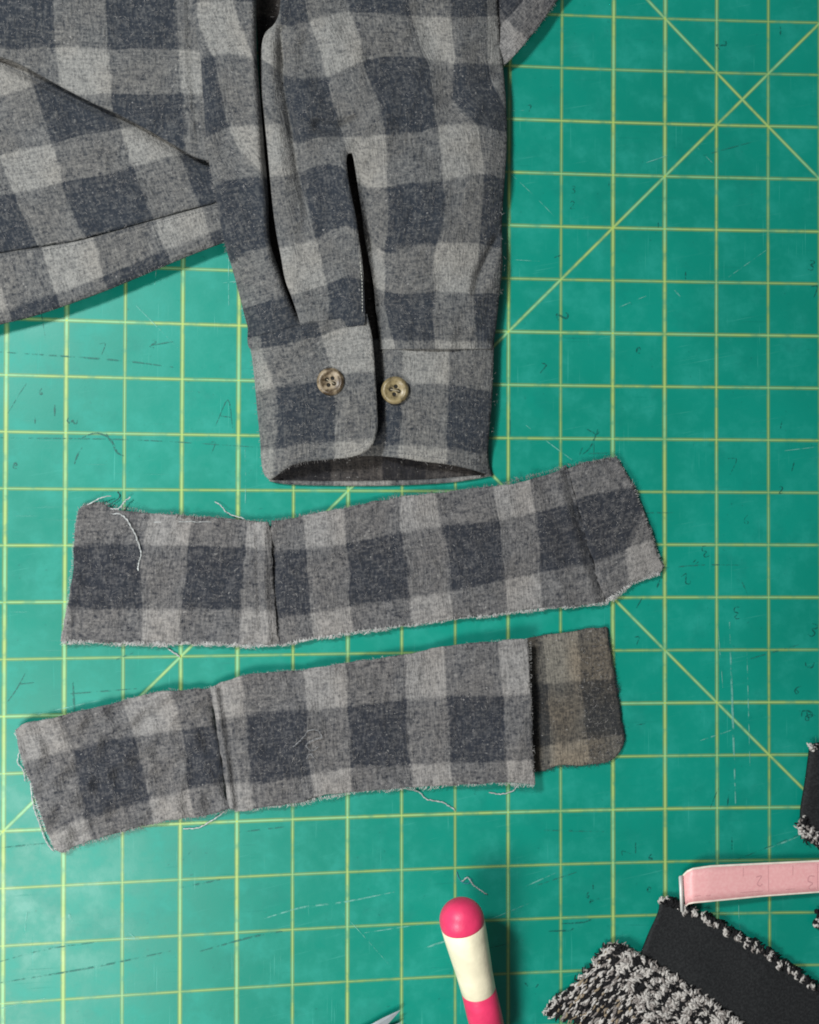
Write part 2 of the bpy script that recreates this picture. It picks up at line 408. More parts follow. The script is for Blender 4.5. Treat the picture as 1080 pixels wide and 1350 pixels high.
def glyph(ch, x, y, s, rot=0, wd=1.6):
    c, sn = math.cos(math.radians(rot)), math.sin(math.radians(rot)); out = []
    for st in GL[ch]:
        out.append(([(x + (px-.5)*s*.7*c - (py-.5)*s*sn, y + (px-.5)*s*.7*sn + (py-.5)*s*c) for px, py in st], wd))
    return out
for ch, x, y, s, r, wd in [('A', 298, 545, 36, 8, 1.6), ('3', 972, 808, 17, 170, 1.8), ('2', 905, 764, 14, 150, 1.8), ('=', 917, 742, 14, -40, 1.6), ('3', 930, 727, 16, 160, 1.8),
        ('1', 1046, 614, 15, 15, 2.0), ('e', 1064, 942, 18, 90, 2.6), ('c', 1068, 876, 15, -90, 2.2), ('3', 1072, 831, 18, 20, 2.2), ('6', 1052, 909, 12, 30, 2.0),
        ('1', 843, 795, 16, 30, 1.8), ('7', 840, 845, 11, 0, 1.8), ('-', 845, 955, 22, -10, 1.2), ('1', 868, 770, 13, 20, 2.6), ('1', 960, 1055, 15, 5, 2.2), ('/', 942, 1052, 26, 0, 1.2),
        ('1', 1029, 42, 14, 0, 2.2), ('2', 952, 59, 13, 60, 2.4), ('2', 742, 417, 15, 80, 3.0), ('1', 904, 363, 10, 0, 2.4), ('7', 715, 486, 14, 20, 2.2), ('e', 842, 462, 9, 0, 2.6),
        ('3', 1070, 350, 14, 10, 2.0), ('7', 1074, 385, 16, 0, 2.0), ('6', 1068, 945, 14, 60, 1.6), ('3', 756, 250, 10, 0, 1.2), ('2', 755, 270, 10, 0, 1.2), ('1', 803, 242, 8, 0, 1.8), ('1', 868, 296, 8, 0, 2.0),
        ('1', 735, 338, 9, 70, 1.8), ('7', 698, 143, 9, 0, 1.8), ('3', 95, 555, 14, 100, 2.4), ('7', 135, 460, 15, 0, 1.4), ('2', 202, 453, 10, 20, 2.4), ('1', 72, 541, 15, 0, 2.6), ('6', 54, 516, 8, 0, 2.2),
        ('7', 280, 590, 15, 0, 1.3), ('e', 20, 614, 9, 0, 2.2), ('1', 46, 554, 9, 0, 1.8), ('6', 858, 1130, 8, 0, 2.6), ('1', 838, 1118, 14, 0, 2.0), ('7', 826, 1125, 12, -90, 1.4), ('e', 856, 1173, 8, 0, 2.4),
        ('1', 782, 1168, 9, 0, 2.2), ('6', 775, 1180, 7, 0, 2.4), ('e', 780, 1189, 7, 0, 2.4), ('1', 965, 1112, 16, 0, 1.8), ('7', 900, 1312, 8, 0, 1.6), ('1', 708, 1300, 6, 40, 2.2), ('1', 694, 1298, 6, -40, 2.2),
        ('2', 1030, 646, 9, 0, 1.8), ('7', 965, 615, 22, 5, 1.0), ('1', 1030, 560, 10, 10, 1.8), ('6', 984, 685, 12, 0, 1.0)]:
    mark('pencil_mark', glyph(ch, x, y, s, r, wd))
mark('pencil_mark', [([(140, 572), (148, 583), (154, 596), (163, 601)], 3.0), ([(98, 612), (102, 600), (108, 590)], 2.4), ([(108, 577), (125, 571), (140, 575), (146, 583)], 2.2)])
mark('pencil_mark', [([(767, 600), (778, 590), (786, 572), (788, 566)], 2.0), ([(774, 566), (786, 572), (790, 569)], 2.2), ([(768, 590), (764, 600)], 2.2)])
mark('pencil_mark', [([(60, 447), (52, 400), (46, 372)], 1.2)]); mark('pencil_mark', [([(10, 545), (25, 520), (35, 505)], 1.2)])
mark('pencil_mark', [([(10, 925), (22, 908), (33, 888)], 1.6)])
mark('pencil_mark', [([(740, 1218), (770, 1216), (782, 1211)], 2.0), ([(722, 1228), (750, 1227), (756, 1224)], 2.4)])
# long scores across the mat
rs = random.Random(5)
long_ = [([(0, 464), (90, 470), (165, 476), (228, 484)], 2.2), ([(0, 1296), (120, 1276), (225, 1254)], 2.4), ([(262, 1255), (330, 1236), (372, 1228)], 2.6), ([(0, 1268), (60, 1252), (130, 1242)], 1.6),
         ([(0, 1118), (60, 1112)], 2.2), ([(90, 915), (180, 908)], 2.0), ([(240, 1135), (252, 1122)], 2.0), ([(310, 1098), (378, 1090)], 1.8), ([(0, 577), (180, 580), (345, 590)], 1.4), ([(860, 750), (925, 745), (975, 745)], 1.6), ([(975, 760), (986, 785)], 1.8),
         ([(200, 455), (230, 450)], 1.6), ([(240, 1170), (290, 1160)], 2.6), ([(700, 1170), (760, 1150)], 1.5), ([(930, 1150), (1080, 1090)], 1.3), ([(600, 1260), (690, 1240)], 1.2), ([(0, 905), (45, 900)], 1.6), ([(96, 900), (98, 945)], 3.0)]
for s_ in long_: mark('score_mark', [s_], dscore)
pale = [([(345, 1212), (400, 1196), (450, 1190), (520, 1176)], 2.6), ([(90, 1205), (96, 1215)], 5), ([(165, 1237), (190, 1238)], 3.2), ([(889, 382), (897, 391)], 2.2), ([(640, 1215), (700, 1190)], 1.6), ([(560, 1250), (590, 1240)], 3), ([(0, 1330), (60, 1316)], 2.),
        ([(480, 1230), (560, 1218)], 1.5), ([(962, 820), (970, 1060)], 3.0), ([(985, 860), (989, 1010)], 1.6), ([(1010, 1120), (1060, 1100)], 2.2), ([(850, 215), (880, 205)], 1.2), ([(940, 380), (1010, 330)], 1.2), ([(690, 1170), (735, 1150)], 1.8), ([(600, 700), (640, 690)], 1.)]
for k in range(34):
    x, y = rs.uniform(0, 1080), rs.uniform(430, 1350) if rs.random() < .7 else rs.uniform(0, 430)
    a = rs.choice([0, math.pi/2, -.25, .8]) + rs.gauss(0, .07); l = rs.uniform(15, 110)
    pale.append(([(x, y), (x + l*.5*math.cos(a) + rs.gauss(0, 1), y + l*.5*math.sin(a)), (x + l*math.cos(a), y + l*math.sin(a))], rs.uniform(.8, 1.7)))
for s_ in pale: mark('score_mark', [s_], score)
for k in range(26):
    x, y = rs.uniform(0, 1080), rs.uniform(430, 1350) if rs.random() < .6 else rs.uniform(0, 430)
    a = rs.choice([0, math.pi/2, -.2]) + rs.gauss(0, .08); l = rs.uniform(12, 80)
    mark('score_mark', [([(x, y), (x + l*math.cos(a), y + l*math.sin(a))], rs.uniform(.8, 1.6))], dscore)

# ---------------------------------------------------------------- fabrics
PL = plaid('plaid_flannel')
PLD = plaid('plaid_flannel_shaded', dark=(.016, .016, .018), lite=(.11, .10, .09))  # same flannel darkened: shade of slit and cuff opening painted in
PLS = plaid('plaid_flannel_cut', dark=(.024, .028, .036), lite=(.268, .262, .252), grain=1.25, warm=.25)
PLT = plaid('plaid_flannel_tan', dark=(.026, .028, .030), lite=(.205, .192, .162), grain=1.35, warm=.9)
FIB = simple('fibre_grey', (.30, .29, .28), .9, spec=.1, var=.5, vscale=500)
FIBW = simple('fibre_white', (.46, .455, .44), .9, spec=.1, var=.3, vscale=500)
FIBD = simple('fibre_dark', (.05, .055, .065), .9, spec=.1)

# ================================================================ SHIRT
SH = empty('flannel_shirt', W(300, 200), 'grey plaid flannel shirt, one cuffed sleeve laid across the green mat', 'shirt')
LE = [(264, 75), (268, 130), (274, 205), (281, 240), (288, 280), (296, 320), (308, 360), (318, 398), (326, 425), (331, 460), (335, 495), (339, 540), (343, 580), (345, 612), (348, 624), (356, 632)]
RE = [(652, -40), (655, 0), (660, 60), (665, 105), (668, 150), (668, 200), (665, 245), (662, 290), (662, 330), (663, 350), (659, 385), (656, 415), (653, 440), (651, 460), (650, 490), (649, 525), (646, 560), (644, 590), (645, 612), (650, 628)]
def dome(x, y, base=3., h=31., wd=25.):
    dr = seg_dist(x, y, RE); br = base + 17*sstep(y, 634, 560); z = br + (h + base - br) * (1 - np.exp(-dr / wd))
    dl = seg_dist(x, y, LE[6:]); return np.minimum(z, base + h * (1 - np.exp(-dl / wd)) + 60 * sstep(y, 360, 300))

# back of the sleeve: the layer on the mat, seen inside the cuff opening and the slit
def zback(x, y):
    return 2.5 + 2.2 * np.exp(-seg_dist(x, y, [(356, 633), (400, 636), (500, 638), (600, 634), (650, 628)]) / 3.) + wavy(x, y, .5, 60, 2) + 2.4*np.sin(x/2.6 + 1.2*np.sin(x/19))*sstep(y, 585, 600)*sstep(y, 634, 628) + 11*np.exp(-(seg_dist(x, y, RE)/14)**2)*sstep(y, 630, 560)
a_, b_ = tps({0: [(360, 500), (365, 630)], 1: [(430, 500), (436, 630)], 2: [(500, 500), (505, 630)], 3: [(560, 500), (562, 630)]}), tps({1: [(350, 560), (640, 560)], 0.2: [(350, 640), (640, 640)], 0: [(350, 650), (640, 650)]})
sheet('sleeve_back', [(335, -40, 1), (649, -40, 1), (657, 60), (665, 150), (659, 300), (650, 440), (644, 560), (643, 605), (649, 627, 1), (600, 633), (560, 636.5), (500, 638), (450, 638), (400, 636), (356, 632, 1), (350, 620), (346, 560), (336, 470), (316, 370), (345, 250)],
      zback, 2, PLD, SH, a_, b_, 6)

LP = [(355, 631, 1), (370, 632), (400, 633.5), (450, 634), (500, 633.5), (560, 632), (600, 629), (647, 624.5, 1), (648, 627.5, 1), (630, 631), (600, 635.5), (560, 638.5), (500, 640.5), (450, 640.5), (400, 639.5), (370, 637.5), (355, 634, 1)]
# main upper layer of the sleeve with the placket slit
slitL = [(459, 202), (457, 214), (460, 238), (464.5, 262), (470, 290), (474.5, 322), (478.5, 350), (480.5, 385), (480, 414)]
slitR = [(464, 201), (468, 218), (472, 245), (477, 280), (480.5, 310), (486, 340), (492, 370), (496, 410), (498, 452)]
VAL = [(371, 40), (374, 104), (381, 148), (389, 198), (396, 240), (405, 280)]
def zsleeve(x, y):
    z = dome(x, y) + 4 * sstep(y, 120, -20)
    lp = [(369, -40), (369, 15), (350, 42), (345, 70), (345, 120), (349, 150), (355, 200), (362, 270), (368, 310), (376, 365), (388, 395), (396, 424)]
    z = z - 5 * np.exp(-(seg_dist(x, y, lp) / 3.) ** 1.3) * sstep(y, 430, 380)
    z = z - ridge(x, y, VAL, 15, 6.5, 1.4) * sstep(y, 340, 190) + ridge(x, y, [(358, 60), (360, 150), (370, 220), (384, 300)], 3, 8)
    right = sstep(x - np.interp(y, [p[1] for p in slitR], [p[0] for p in slitR]), -2, 1)
    z = z - 25 * right * np.exp(-(seg_dist(x, y, slitR) / 20) ** 1.3) * sstep(y, 198, 260)
    z = z + 10 * (1 - right) * np.exp(-(seg_dist(x, y, slitL[2:]) / 26) ** 2)
    z = z - 2.4 * np.exp(-seg_dist(x, y, slitL) / 1.8)
    z = z + ridge(x, y, [(448, 198), (470, 172), (500, 160)], 3, 12) - ridge(x, y, [(420, 166), (446, 172), (468, 160)], 11, 9) - ridge(x, y, [(400, 60), (420, 110), (452, 168)], 3, 12)
    z = z + ridge(x, y, [(430, 30), (470, 90), (510, 180)], 3.5, 22) - ridge(x, y, [(560, 20), (580, 100), (590, 160)], 5, 18) + ridge(x, y, [(610, 60), (625, 150)], 4, 16) - ridge(x, y, [(520, 190), (580, 205), (640, 195)], 3.5, 10)
    z = z - ridge(x, y, [(654, 316), (642, 340), (632, 362), (627, 385)], 10, 5.5) + ridge(x, y, [(655, 348), (648, 375)], 5, 9)
    z = z - ridge(x, y, [(662, 90), (640, 110), (600, 122)], 3, 12) + ridge(x, y, [(560, 250), (600, 240), (640, 240)], 3, 20) - ridge(x, y, [(520, 300), (600, 305), (655, 315)], 2.5, 14)
    z = z - ridge(x, y, [(504, 400), (520, 436), (640, 436)], 2.5, 6) + ridge(x, y, [(598, 436), (625, 430), (648, 440)], 3, 7)
    z = z + ridge(x, y, [(430, 240), (445, 320), (450, 400)], 2, 14)
    z = z + 1.3*np.sin(x/4.2+np.sin(x/17))*np.exp(-(seg_dist(x, y, [(328, 446), (395, 429), (440, 421), (484, 415), (500, 444), (590, 442), (652, 444)])/7)**2)
    return z + wavy(x, y, 3.0, 75, 5) + wavy(x, y, .9, 24, 6)
SA = tps({-1: [(328, 40), (334, 150), (345, 250), (362, 330)], 0: [(371, -20), (372, 40), (374, 104), (381, 150), (389, 190), (393, 225), (403, 260), (410, 289), (417, 315), (425, 350), (431, 374), (433, 415)],
          1: [(402, -10), (408, 28), (420, 60), (430, 98), (438, 130), (450, 170), (463, 225), (476, 300), (488, 400)],
          2: [(459, -10), (461, 11), (473, 46), (478, 78), (489, 111), (497, 130), (508, 178), (510, 243), (512, 290), (507, 332), (506, 400)],
          3: [(537, -10), (547, 37), (558, 70), (567, 93), (572, 130), (577, 167), (584, 234), (587, 273), (582, 305), (576, 323), (574, 385), (572, 433)],
          4: [(593, -10), (594, 12), (597, 50), (600, 79), (597, 98), (598, 130), (616, 150), (631, 168), (633, 183), (638, 224), (636, 273), (632, 320), (629, 362), (625, 387), (627, 430)]})
SB = tps({1: [(380, 34), (408, 28), (454, 16), (500, 18), (537, 21), (594, 23), (646, 21)], 2: [(345, 78), (380, 100), (430, 100), (454, 91), (478, 81), (510, 74), (550, 75), (601, 84), (658, 84)],
          3: [(347, 165), (372, 166), (391, 189), (454, 181), (500, 178), (547, 175), (579, 167), (630, 165), (662, 173)],
          4: [(360, 232), (400, 225), (425, 217), (444, 218), (477, 244), (535, 242), (584, 238), (634, 229), (663, 236)],
          5: [(375, 326), (400, 321), (417, 315), (446, 301), (463, 299), (508, 333), (535, 326), (577, 321), (638, 323), (656, 327)],
          6: [(400, 384), (431, 375), (467, 364), (504, 383), (572, 384), (625, 387), (654, 387)], 7: [(400, 448), (440, 444), (520, 448), (600, 450), (650, 452)]})
sheet('sleeve', [(369, -40, 1), (369, 12), (362, 31), (350, 43), (345, 62), (345, 120), (348, 150), (353, 200), (359.5, 270), (365, 310), (370, 335), (376, 368), (386, 395), (395, 424), (397, 436, 1), (440, 433), (482, 428, 1)]
      + [p + ((1,) if i in (0,) else ()) for i, p in enumerate(slitL[::-1])][1:] + [slitR[0]] + slitR[1:-1] + [(501, 460, 1), (648, 460, 1)] + [p for p in RE[::-1] if p[1] < 455][:-1] + [(652, -40, 1)],
      zsleeve, 3.5, PL, SH, SA, SB)

# lower left fold of the sleeve
def zfold(x, y):
    e = np.interp(y, [0, 205, 240, 318, 350], [37, 37, 30, 29, 4]); dl = seg_dist(x, y, [(256, -40), (258, 40)] + LE[:10])
    top = np.interp(y, [0, 200, 420], [41, 40, 31])
    z = e + (top - e) * (1 - np.exp(-dl / 20)) - 2. * np.exp(-dl / 2.)
    gp = [(344, -40), (345, 80), (352, 200), (358, 262), (360, 310), (367, 342), (384, 385), (398, 420)]
    z = z + 14 * sstep(y, 110, -10) + 7*np.exp(-(seg_dist(x, y, gp) / 22) ** 2)*sstep(y, 420, 330)
    z = z - (24+12*sstep(y, 110, -10)) * np.exp(-(seg_dist(x, y, gp) / 6.5) ** 2) * sstep(y, 440, 400)
    z = z + ridge(x, y, [(300, 80), (285, 140), (280, 180)], 2, 12) - ridge(x, y, [(295, 175), (320, 250), (345, 310)], 2, 16)
    return z + wavy(x, y, .8, 50, 8) + wavy(x, y, .35, 18, 9)
FA = tps({1: [(258, -20), (262, 30), (283, 80), (291, 120), (300, 163), (318, 200), (352, 236), (380, 300), (420, 400)], 0: [(222, 0), (238, 100), (255, 165), (268, 240), (300, 340), (325, 440)]})
FB = tps({1: [(260, 3), (335, 3)], 2: [(266, 78), (285, 71), (310, 71), (338, 79)], 3: [(272, 180), (304, 168), (341, 165)], 4: [(282, 246), (301, 237), (351, 234)], 5: [(303, 348), (325, 333), (345, 328)], 6: [(320, 407), (345, 399), (371, 392)], 7: [(343, 462), (384, 453), (420, 445)]})
sheet('sleeve_fold', [(256, -40, 1), (258, 40)] + LE[:10] + [(400, 455, 1), (400, 432, 1), (394, 419), (379, 386), (369, 357), (359, 330), (355, 305), (354, 262), (349, 200), (343, 130), (339, 80), (338, 40), (338, -40, 1)], zfold, 3.5, PL, SH, FA, FB)

# cuff: buttoned flap and the end under it
def zflap(x, y):
    z = dome(x, y, 3.5, 31, 18) + 2.2 + 4*sstep(x, 440, 495); free = [(485, 415), (490, 440), (494, 480), (497, 530), (498, 560), (496, 575), (490, 588), (480, 597), (460, 603), (430, 606), (400, 608), (380, 615), (362, 627)]
    z = z - 2.6 * np.exp(-seg_dist(x, y, free) / 2.2) + ridge(x, y, free, 1.2, 4) - ridge(x, y, [(p[0] - 7, p[1] - 6) for p in free], .9, 2)
    z = z - 2.4 * np.exp(-seg_dist(x, y, [(328, 446), (395, 429), (440, 421), (484, 415)]) / 2.5)
    z = z - ridge(x, y, [(436, 503)], 0, 1) - 2.5 * np.exp(-(np.hypot(x - 436, y - 503) / 20) ** 2)
    z = z + 1.3*np.sin(x/4.2+np.sin(x/17))*np.exp(-(seg_dist(x, y, [(328, 446), (395, 429), (440, 421), (484, 415)])/7)**2)
    return z + wavy(x, y, 1.3, 50, 12) + wavy(x, y, .3, 16, 13)
CA = tps({0: [(345, 455), (347, 470), (362, 505), (366, 540), (365, 567), (361, 595)], 1: [(424, 444), (434, 474), (441, 500), (442, 533), (441, 585), (441, 603)], 2: [(512, 440), (515, 520), (516, 600)]})
CB = tps({1: [(345, 460), (384, 452), (421, 443), (455, 432), (488, 424)], 2: [(366, 509), (402, 506), (417, 503), (451, 492), (488, 490)], 3: [(366, 591), (402, 584), (441, 583), (493, 578)]})
FLAP = [(328, 447), (345, 442), (395, 429), (440, 421), (484, 414, 1), (490, 440), (494, 480), (497, 530), (498, 560), (496, 575), (490, 588), (480, 597), (460, 603), (430, 606), (400, 609), (380, 616), (365, 627), (356, 633, 1), (349, 626), (345, 612), (343, 580), (339, 540), (335, 495), (331, 463)]
cuff = sheet('cuff', FLAP, zflap, 5.5, PL, SH, CA, CB)
def zend(x, y):
    top = [(475, 446), (535, 446), (590, 445), (620, 436), (651, 444)]
    z = dome(x, y, 3.5, 25, 20) + .3 - 2.6 * np.exp(-seg_dist(x, y, top) / 5) - 19 * sstep(x, 528, 492)
    low = [(475, 601), (500, 600), (530, 603), (555, 607), (590, 611), (610, 615), (630, 620), (648, 626)]
    z = z - 2.2 * np.exp(-seg_dist(x, y, low) / 2.) + ridge(x, y, low, 1.2, 4)
    z = z + 1.3*np.sin(x/4.2+np.sin(x/17))*np.exp(-(seg_dist(x, y, [(500, 444), (590, 442), (652, 444)])/7)**2)
    return z + wavy(x, y, 1.0, 45, 15) + wavy(x, y, .3, 16, 16)
EA = tps({0: [(470, 450), (468, 600)], 1: [(533, 440), (532, 449), (530, 505), (529, 556), (525, 602)], 2: [(596, 440), (594, 449), (592, 505), (590, 556), (589, 610)]})
EB = tps({1: [(495, 448), (532, 448), (594, 449), (650, 455)], 2: [(495, 505), (534, 505), (594, 507), (649, 517)], 3: [(499, 587), (590, 592), (645, 600)]})
sheet('cuff_end', [(476, 446, 1), (535, 446), (590, 445), (620, 436), (652, 444, 1), (650, 490), (649, 525), (646, 560), (644, 590), (645, 612), (650, 628, 1), (630, 621), (610, 616), (590, 612), (555, 608), (530, 604), (500, 601), (476, 601, 1)], zend, 5, PL, SH, EA, EB)

# buttons
HORN = NT('horn_button'); p_ = HORN.n('ShaderNodeTexCoord').outputs['Object']; nz = HORN.noise(p_, 260, 3, .6)
c_ = HORN.mix(HORN.step(nz, .35, .65), (.055, .036, .018, 1), (.33, .265, .175, 1)); HORN.put(HORN.b.inputs['Base Color'], c_); HORN.b.inputs['Roughness'].default_value = .42; HORN = HORN.m
HORN2 = NT('horn_button_olive'); p_ = HORN2.n('ShaderNodeTexCoord').outputs['Object']; nz = HORN2.noise(p_, 240, 3, .6)
HORN2.put(HORN2.b.inputs['Base Color'], HORN2.mix(HORN2.step(nz, .3, .6), (.035, .025, .010, 1), (.27, .215, .11, 1))); HORN2.b.inputs['Roughness'].default_value = .38; HORN2 = HORN2.m
def circ(cx, cy, r, n): return np.array([(cx + r*math.cos(6.28318*k/n), cy + r*math.sin(6.28318*k/n)) for k in range(n)])
HOLE_SHADE = simple('hole_shade', (.008, .007, .005), .9)
def button(cx, cy, r, z0, rot, mat, label):
    hs = [(cx + 5.2*math.cos(math.radians(rot+90*k)), cy + 5.2*math.sin(math.radians(rot+90*k))) for k in range(4)]
    def h(x, y):
        q = np.hypot(x-cx, y-cy)/r
        return z0 + 3.6 - 2.2*np.exp(-((q/.62)**4)) - 2.6*np.clip((q-.82)/.18, 0, 1)**2 + 1.1*np.exp(-((q-.76)/.09)**2)
    sh_ = sheet('thread_shank', None, lambda x, y: z0+.6+0*x, 1, HOLE_SHADE, SH, step=3, loop=circ(cx, cy, 11, 20))  # black disc added under the button, painting shade into its holes
    b = sheet('button', None, h, 4, mat, SH, step=1.5, holes=[circ(*q, 2.7, 12) for q in hs], loop=circ(cx, cy, r, 44), floor=z0); b['label'] = label
    ps = []
    for a, c in ((0, 2), (1, 3)) if rot else ((0, 1), (2, 3)):
        A_, C_ = hs[a], hs[c]
        pts = catmull([(A_[0], A_[1], z0-1), (A_[0], A_[1], z0+1.9), ((A_[0]+C_[0])/2, (A_[1]+C_[1])/2, z0+2.6), (C_[0], C_[1], z0+1.9), (C_[0], C_[1], z0-1)], 4); ps.append((W(pts[:, 0], pts[:, 1], pts[:, 2]*PX), .75*PX))
    me = tube_mesh(ps[:1], 6); me.name = 'button_thread'
    t = link('button_thread', me, simple('button_thread', (.30, .26, .18), .8)); t.parent = b
    return b
z1 = float(zflap(np.array([436.]), np.array([503.]))[0]); z2 = float(zend(np.array([521.]), np.array([515.]))[0])
button(436, 503, 18.3, z1 + 1.5, 30, HORN, 'pale tan horn button on the cuff flap'); button(521, 514.5, 18.3, z2 + 5, 12, HORN2, 'olive brown horn button on the cuff end')
# buttonhole slit below the left button
me = stroke_mesh([]); 
def zf1(f, x, y, dz): return float(f(np.array([float(x)]), np.array([float(y)]))[0]) + dz
thread('buttonhole', [(428, 529, zf1(zflap, 428, 529, .2)), (436, 531, zf1(zflap, 436, 531, .3)), (444, 530, zf1(zflap, 444, 530, .2))], 1.3, FIBD, SH)

# body of the shirt
def zbody(x, y):
    e = [(-40, 55), (0, 75), (30, 85), (70, 108), (118, 133), (155, 150), (190, 168), (225, 188), (250, 203), (276, 209)]
    z = 32 + 0*x - 2.4*np.exp(-seg_dist(x, y, e)/2.2) + ridge(x, y, e, 1.2, 5)
    z = z + ridge(x, y, [(190, 165), (215, 148), (240, 140)], 2.2, 7) - ridge(x, y, [(200, 185), (230, 160), (245, 158)], 1.6, 6) + ridge(x, y, [(240, -20), (243, 80), (252, 180)], 1.5, 5) - ridge(x, y, [(250, -20), (253, 80), (262, 200)], 1.8, 4)
    return z + wavy(x, y, 2.4, 90, 21) + wavy(x, y, .8, 24, 22)
BA = tps({0: [(-8, 0), (-6, 60)], 1: [(69, -30), (70, 0), (74, 65), (79, 116)], 2: [(138, -30), (139, 0), (143, 69), (148, 139)], 3: [(231, -20), (232, 0), (236, 69), (241, 127), (245, 190)], 4: [(318, 0), (322, 127)]})
BB = tps({0: [(0, -35), (231, -30)], 1: [(7, 64), (69, 62), (143, 65), (231, 66), (270, 67)], 2: [(0, 126), (83, 125), (148, 123), (241, 123), (270, 124)], 3: [(100, 215), (241, 213)]})
sheet('back_panel', [(-40, -40, 1), (275, -40, 1), (277, 100), (280, 212, 1), (262, 208), (250, 203), (225, 188), (190, 168), (155, 150), (118, 133), (70, 108), (30, 86), (8, 77), (-40, 62, 1)], zbody, 4, PL, SH, BA, BB, 4)
def ztail(x, y):
    seam = [(-40, 343), (0, 333), (100, 317), (200, 290), (285, 267), (310, 260)]
    z = 17 + 5*np.exp(-seg_dist(x, y, seam)/20) - 3.5*np.exp(-seg_dist(x, y, seam)/2.5) - 2 * np.exp(-seg_dist(x, y, seam)/14) + ridge(x, y, [(20, 150), (90, 200), (150, 290)], 1.6, 16) - ridge(x, y, [(60, 120), (180, 210), (250, 300)], 1.2, 18)
    z = z - 9*np.exp(-(seg_dist(x, y, [(-40, 55), (0, 78), (70, 110), (118, 135), (190, 170), (250, 206), (276, 212)])/7)**2)
    return z + wavy(x, y, 1.8, 70, 25) + wavy(x, y, .4, 20, 26)
TA = tps({1: [(-20, 150), (2, 214), (21, 262), (46, 316)], 2: [(44, 113), (67, 185), (76, 215), (90, 269), (109, 305)], 3: [(157, 162), (172, 213), (185, 245), (200, 280)], 4: [(234, 197), (240, 213), (250, 239), (260, 262)]})
TB = tps({0: [(0, 127), (44, 113), (90, 98)], 1: [(0, 204), (67, 190), (157, 171), (200, 161)], 2: [(0, 258), (18, 254), (92, 238), (171, 221), (215, 208)], 3: [(0, 345), (100, 325), (200, 300)]})
sheet('front_panel', [(-40, 30, 1), (10, 60), (160, 130), (300, 190, 1), (312, 259, 1), (285, 267), (200, 290), (100, 317), (0, 334), (-40, 345, 1)], ztail, 3, PL, SH, TA, TB, 4)
def zhem(x, y):
    e = [(-40, 440), (0, 428), (40, 418), (80, 405), (140, 383), (200, 357), (240, 340), (300, 316)]; s_ = [(-40, 343), (0, 333), (100, 317), (200, 290), (285, 267), (312, 259)]
    z = 24 - 3*np.exp(-seg_dist(x, y, e)/4) - 4.5*np.exp(-seg_dist(x, y, s_)/2.5)
    return z + wavy(x, y, .6, 60, 27) + wavy(x, y, .4, 18, 28)
HA = tps({1: [(55, 327), (65, 362), (76, 394)], 2: [(123, 313), (130, 340), (137, 367)], 3: [(204, 293), (213, 318), (222, 339)], 4: [(267, 273), (277, 310)]})
HB = tps({1: [(0, 300), (200, 250)], 2: [(0, 411), (72, 387), (137, 364), (215, 331), (270, 310)], 3: [(0, 480), (150, 440), (300, 380)]})
sheet('hem', [(-40, 345, 1), (0, 334), (100, 318), (200, 291), (285, 268), (314, 261, 1), (316, 309, 1), (296, 318), (240, 340), (200, 357), (140, 382), (80, 404), (40, 417), (0, 427), (-40, 439, 1)], zhem, 5, PL, SH, HA, HB)
sheet('cuff_lip', LP, lambda x, y: 7.5 - 3.5*np.exp(-seg_dist(x, y, LP+LP[:1])/1.8) + wavy(x, y, .5, 20, 71), 5, PL, SH, CA, lambda x, y: 3.4 + 0*x, 2.6)
# front corner peeping out on the right of the sleeve
def zcor(x, y):
    return 22 - 3*np.exp(-seg_dist(x, y, [(772, -40), (735, 0), (662, 86)])/3) - 4*np.exp(-(seg_dist(x, y, [(725, -40), (691, 0), (650, 44)])/2.2)**2) + wavy(x, y, .6, 40, 31) - 4*sstep(x, 690, 655)
KA = tps({2: [(652, 0), (668, 26)], 3: [(690, -55), (720, -20)], 1: [(618, 60), (650, 90)], 1.4: [(640, 40), (670, 75)]}); KB = tps({1: [(700, -10), (665, 28)], 1.9: [(735, 0), (672, 79)], 0: [(650, -40), (620, 0)]})
sheet('front_corner', [(640, -40, 1), (772, -40, 1), (735, 0), (715, 28), (695, 53), (672, 79), (661, 87), (640, 92, 1)], zcor, 5, PLS, SH, KA, KB, 4)

# visible stitches
def stitches(name, line, hf, mat, parent, gap=4.2, ln=2.6, rad=.42, dz=.3):
    P = np.array(line, float); d = np.hypot(*np.diff(P, axis=0).T); cum = np.r_[0, np.cumsum(d)]; ps = []
    for s in np.arange(0, cum[-1] - ln, gap):
        q = [(np.interp(s+k, cum, P[:, 0]), np.interp(s+k, cum, P[:, 1])) for k in (0, ln/2, ln)]; q = np.array(q)
        z = hf(q[:, 0], q[:, 1]) + np.array([-.3, dz, -.3]); ps.append((W(q[:, 0], q[:, 1], z*PX), rad*PX))
    me = tube_mesh(ps, 4); me.name = name; return link(name, me, mat, parent, 'stuff')
STI = simple('stitch_thread', (.26, .26, .26), .8, var=.3)
STD = simple('stitch_thread_dark', (.07, .075, .085), .8, var=.3)
stitches('stitching', [(475, 345), (477.5, 370), (478, 412)], zsleeve, simple('stitch_pale', (.55, .56, .5), .8), SH, 4.5, 2.8, .5)
stitches('stitching', [(p[0]-6, p[1]-5) for p in FLAP[4:16]], zflap, STD, SH)
stitches('stitching', [(500, 594), (555, 601), (590, 605), (630, 614)], zend, STD, SH)
stitches('stitching', [(-5, 340), (100, 323), (200, 296), (285, 274)], zhem, STD, SH)
stitches('stitching', [(2, 84), (30, 96), (70, 117), (118, 141)], lambda x, y: zbody(x, y-12)-1, STD, SH)
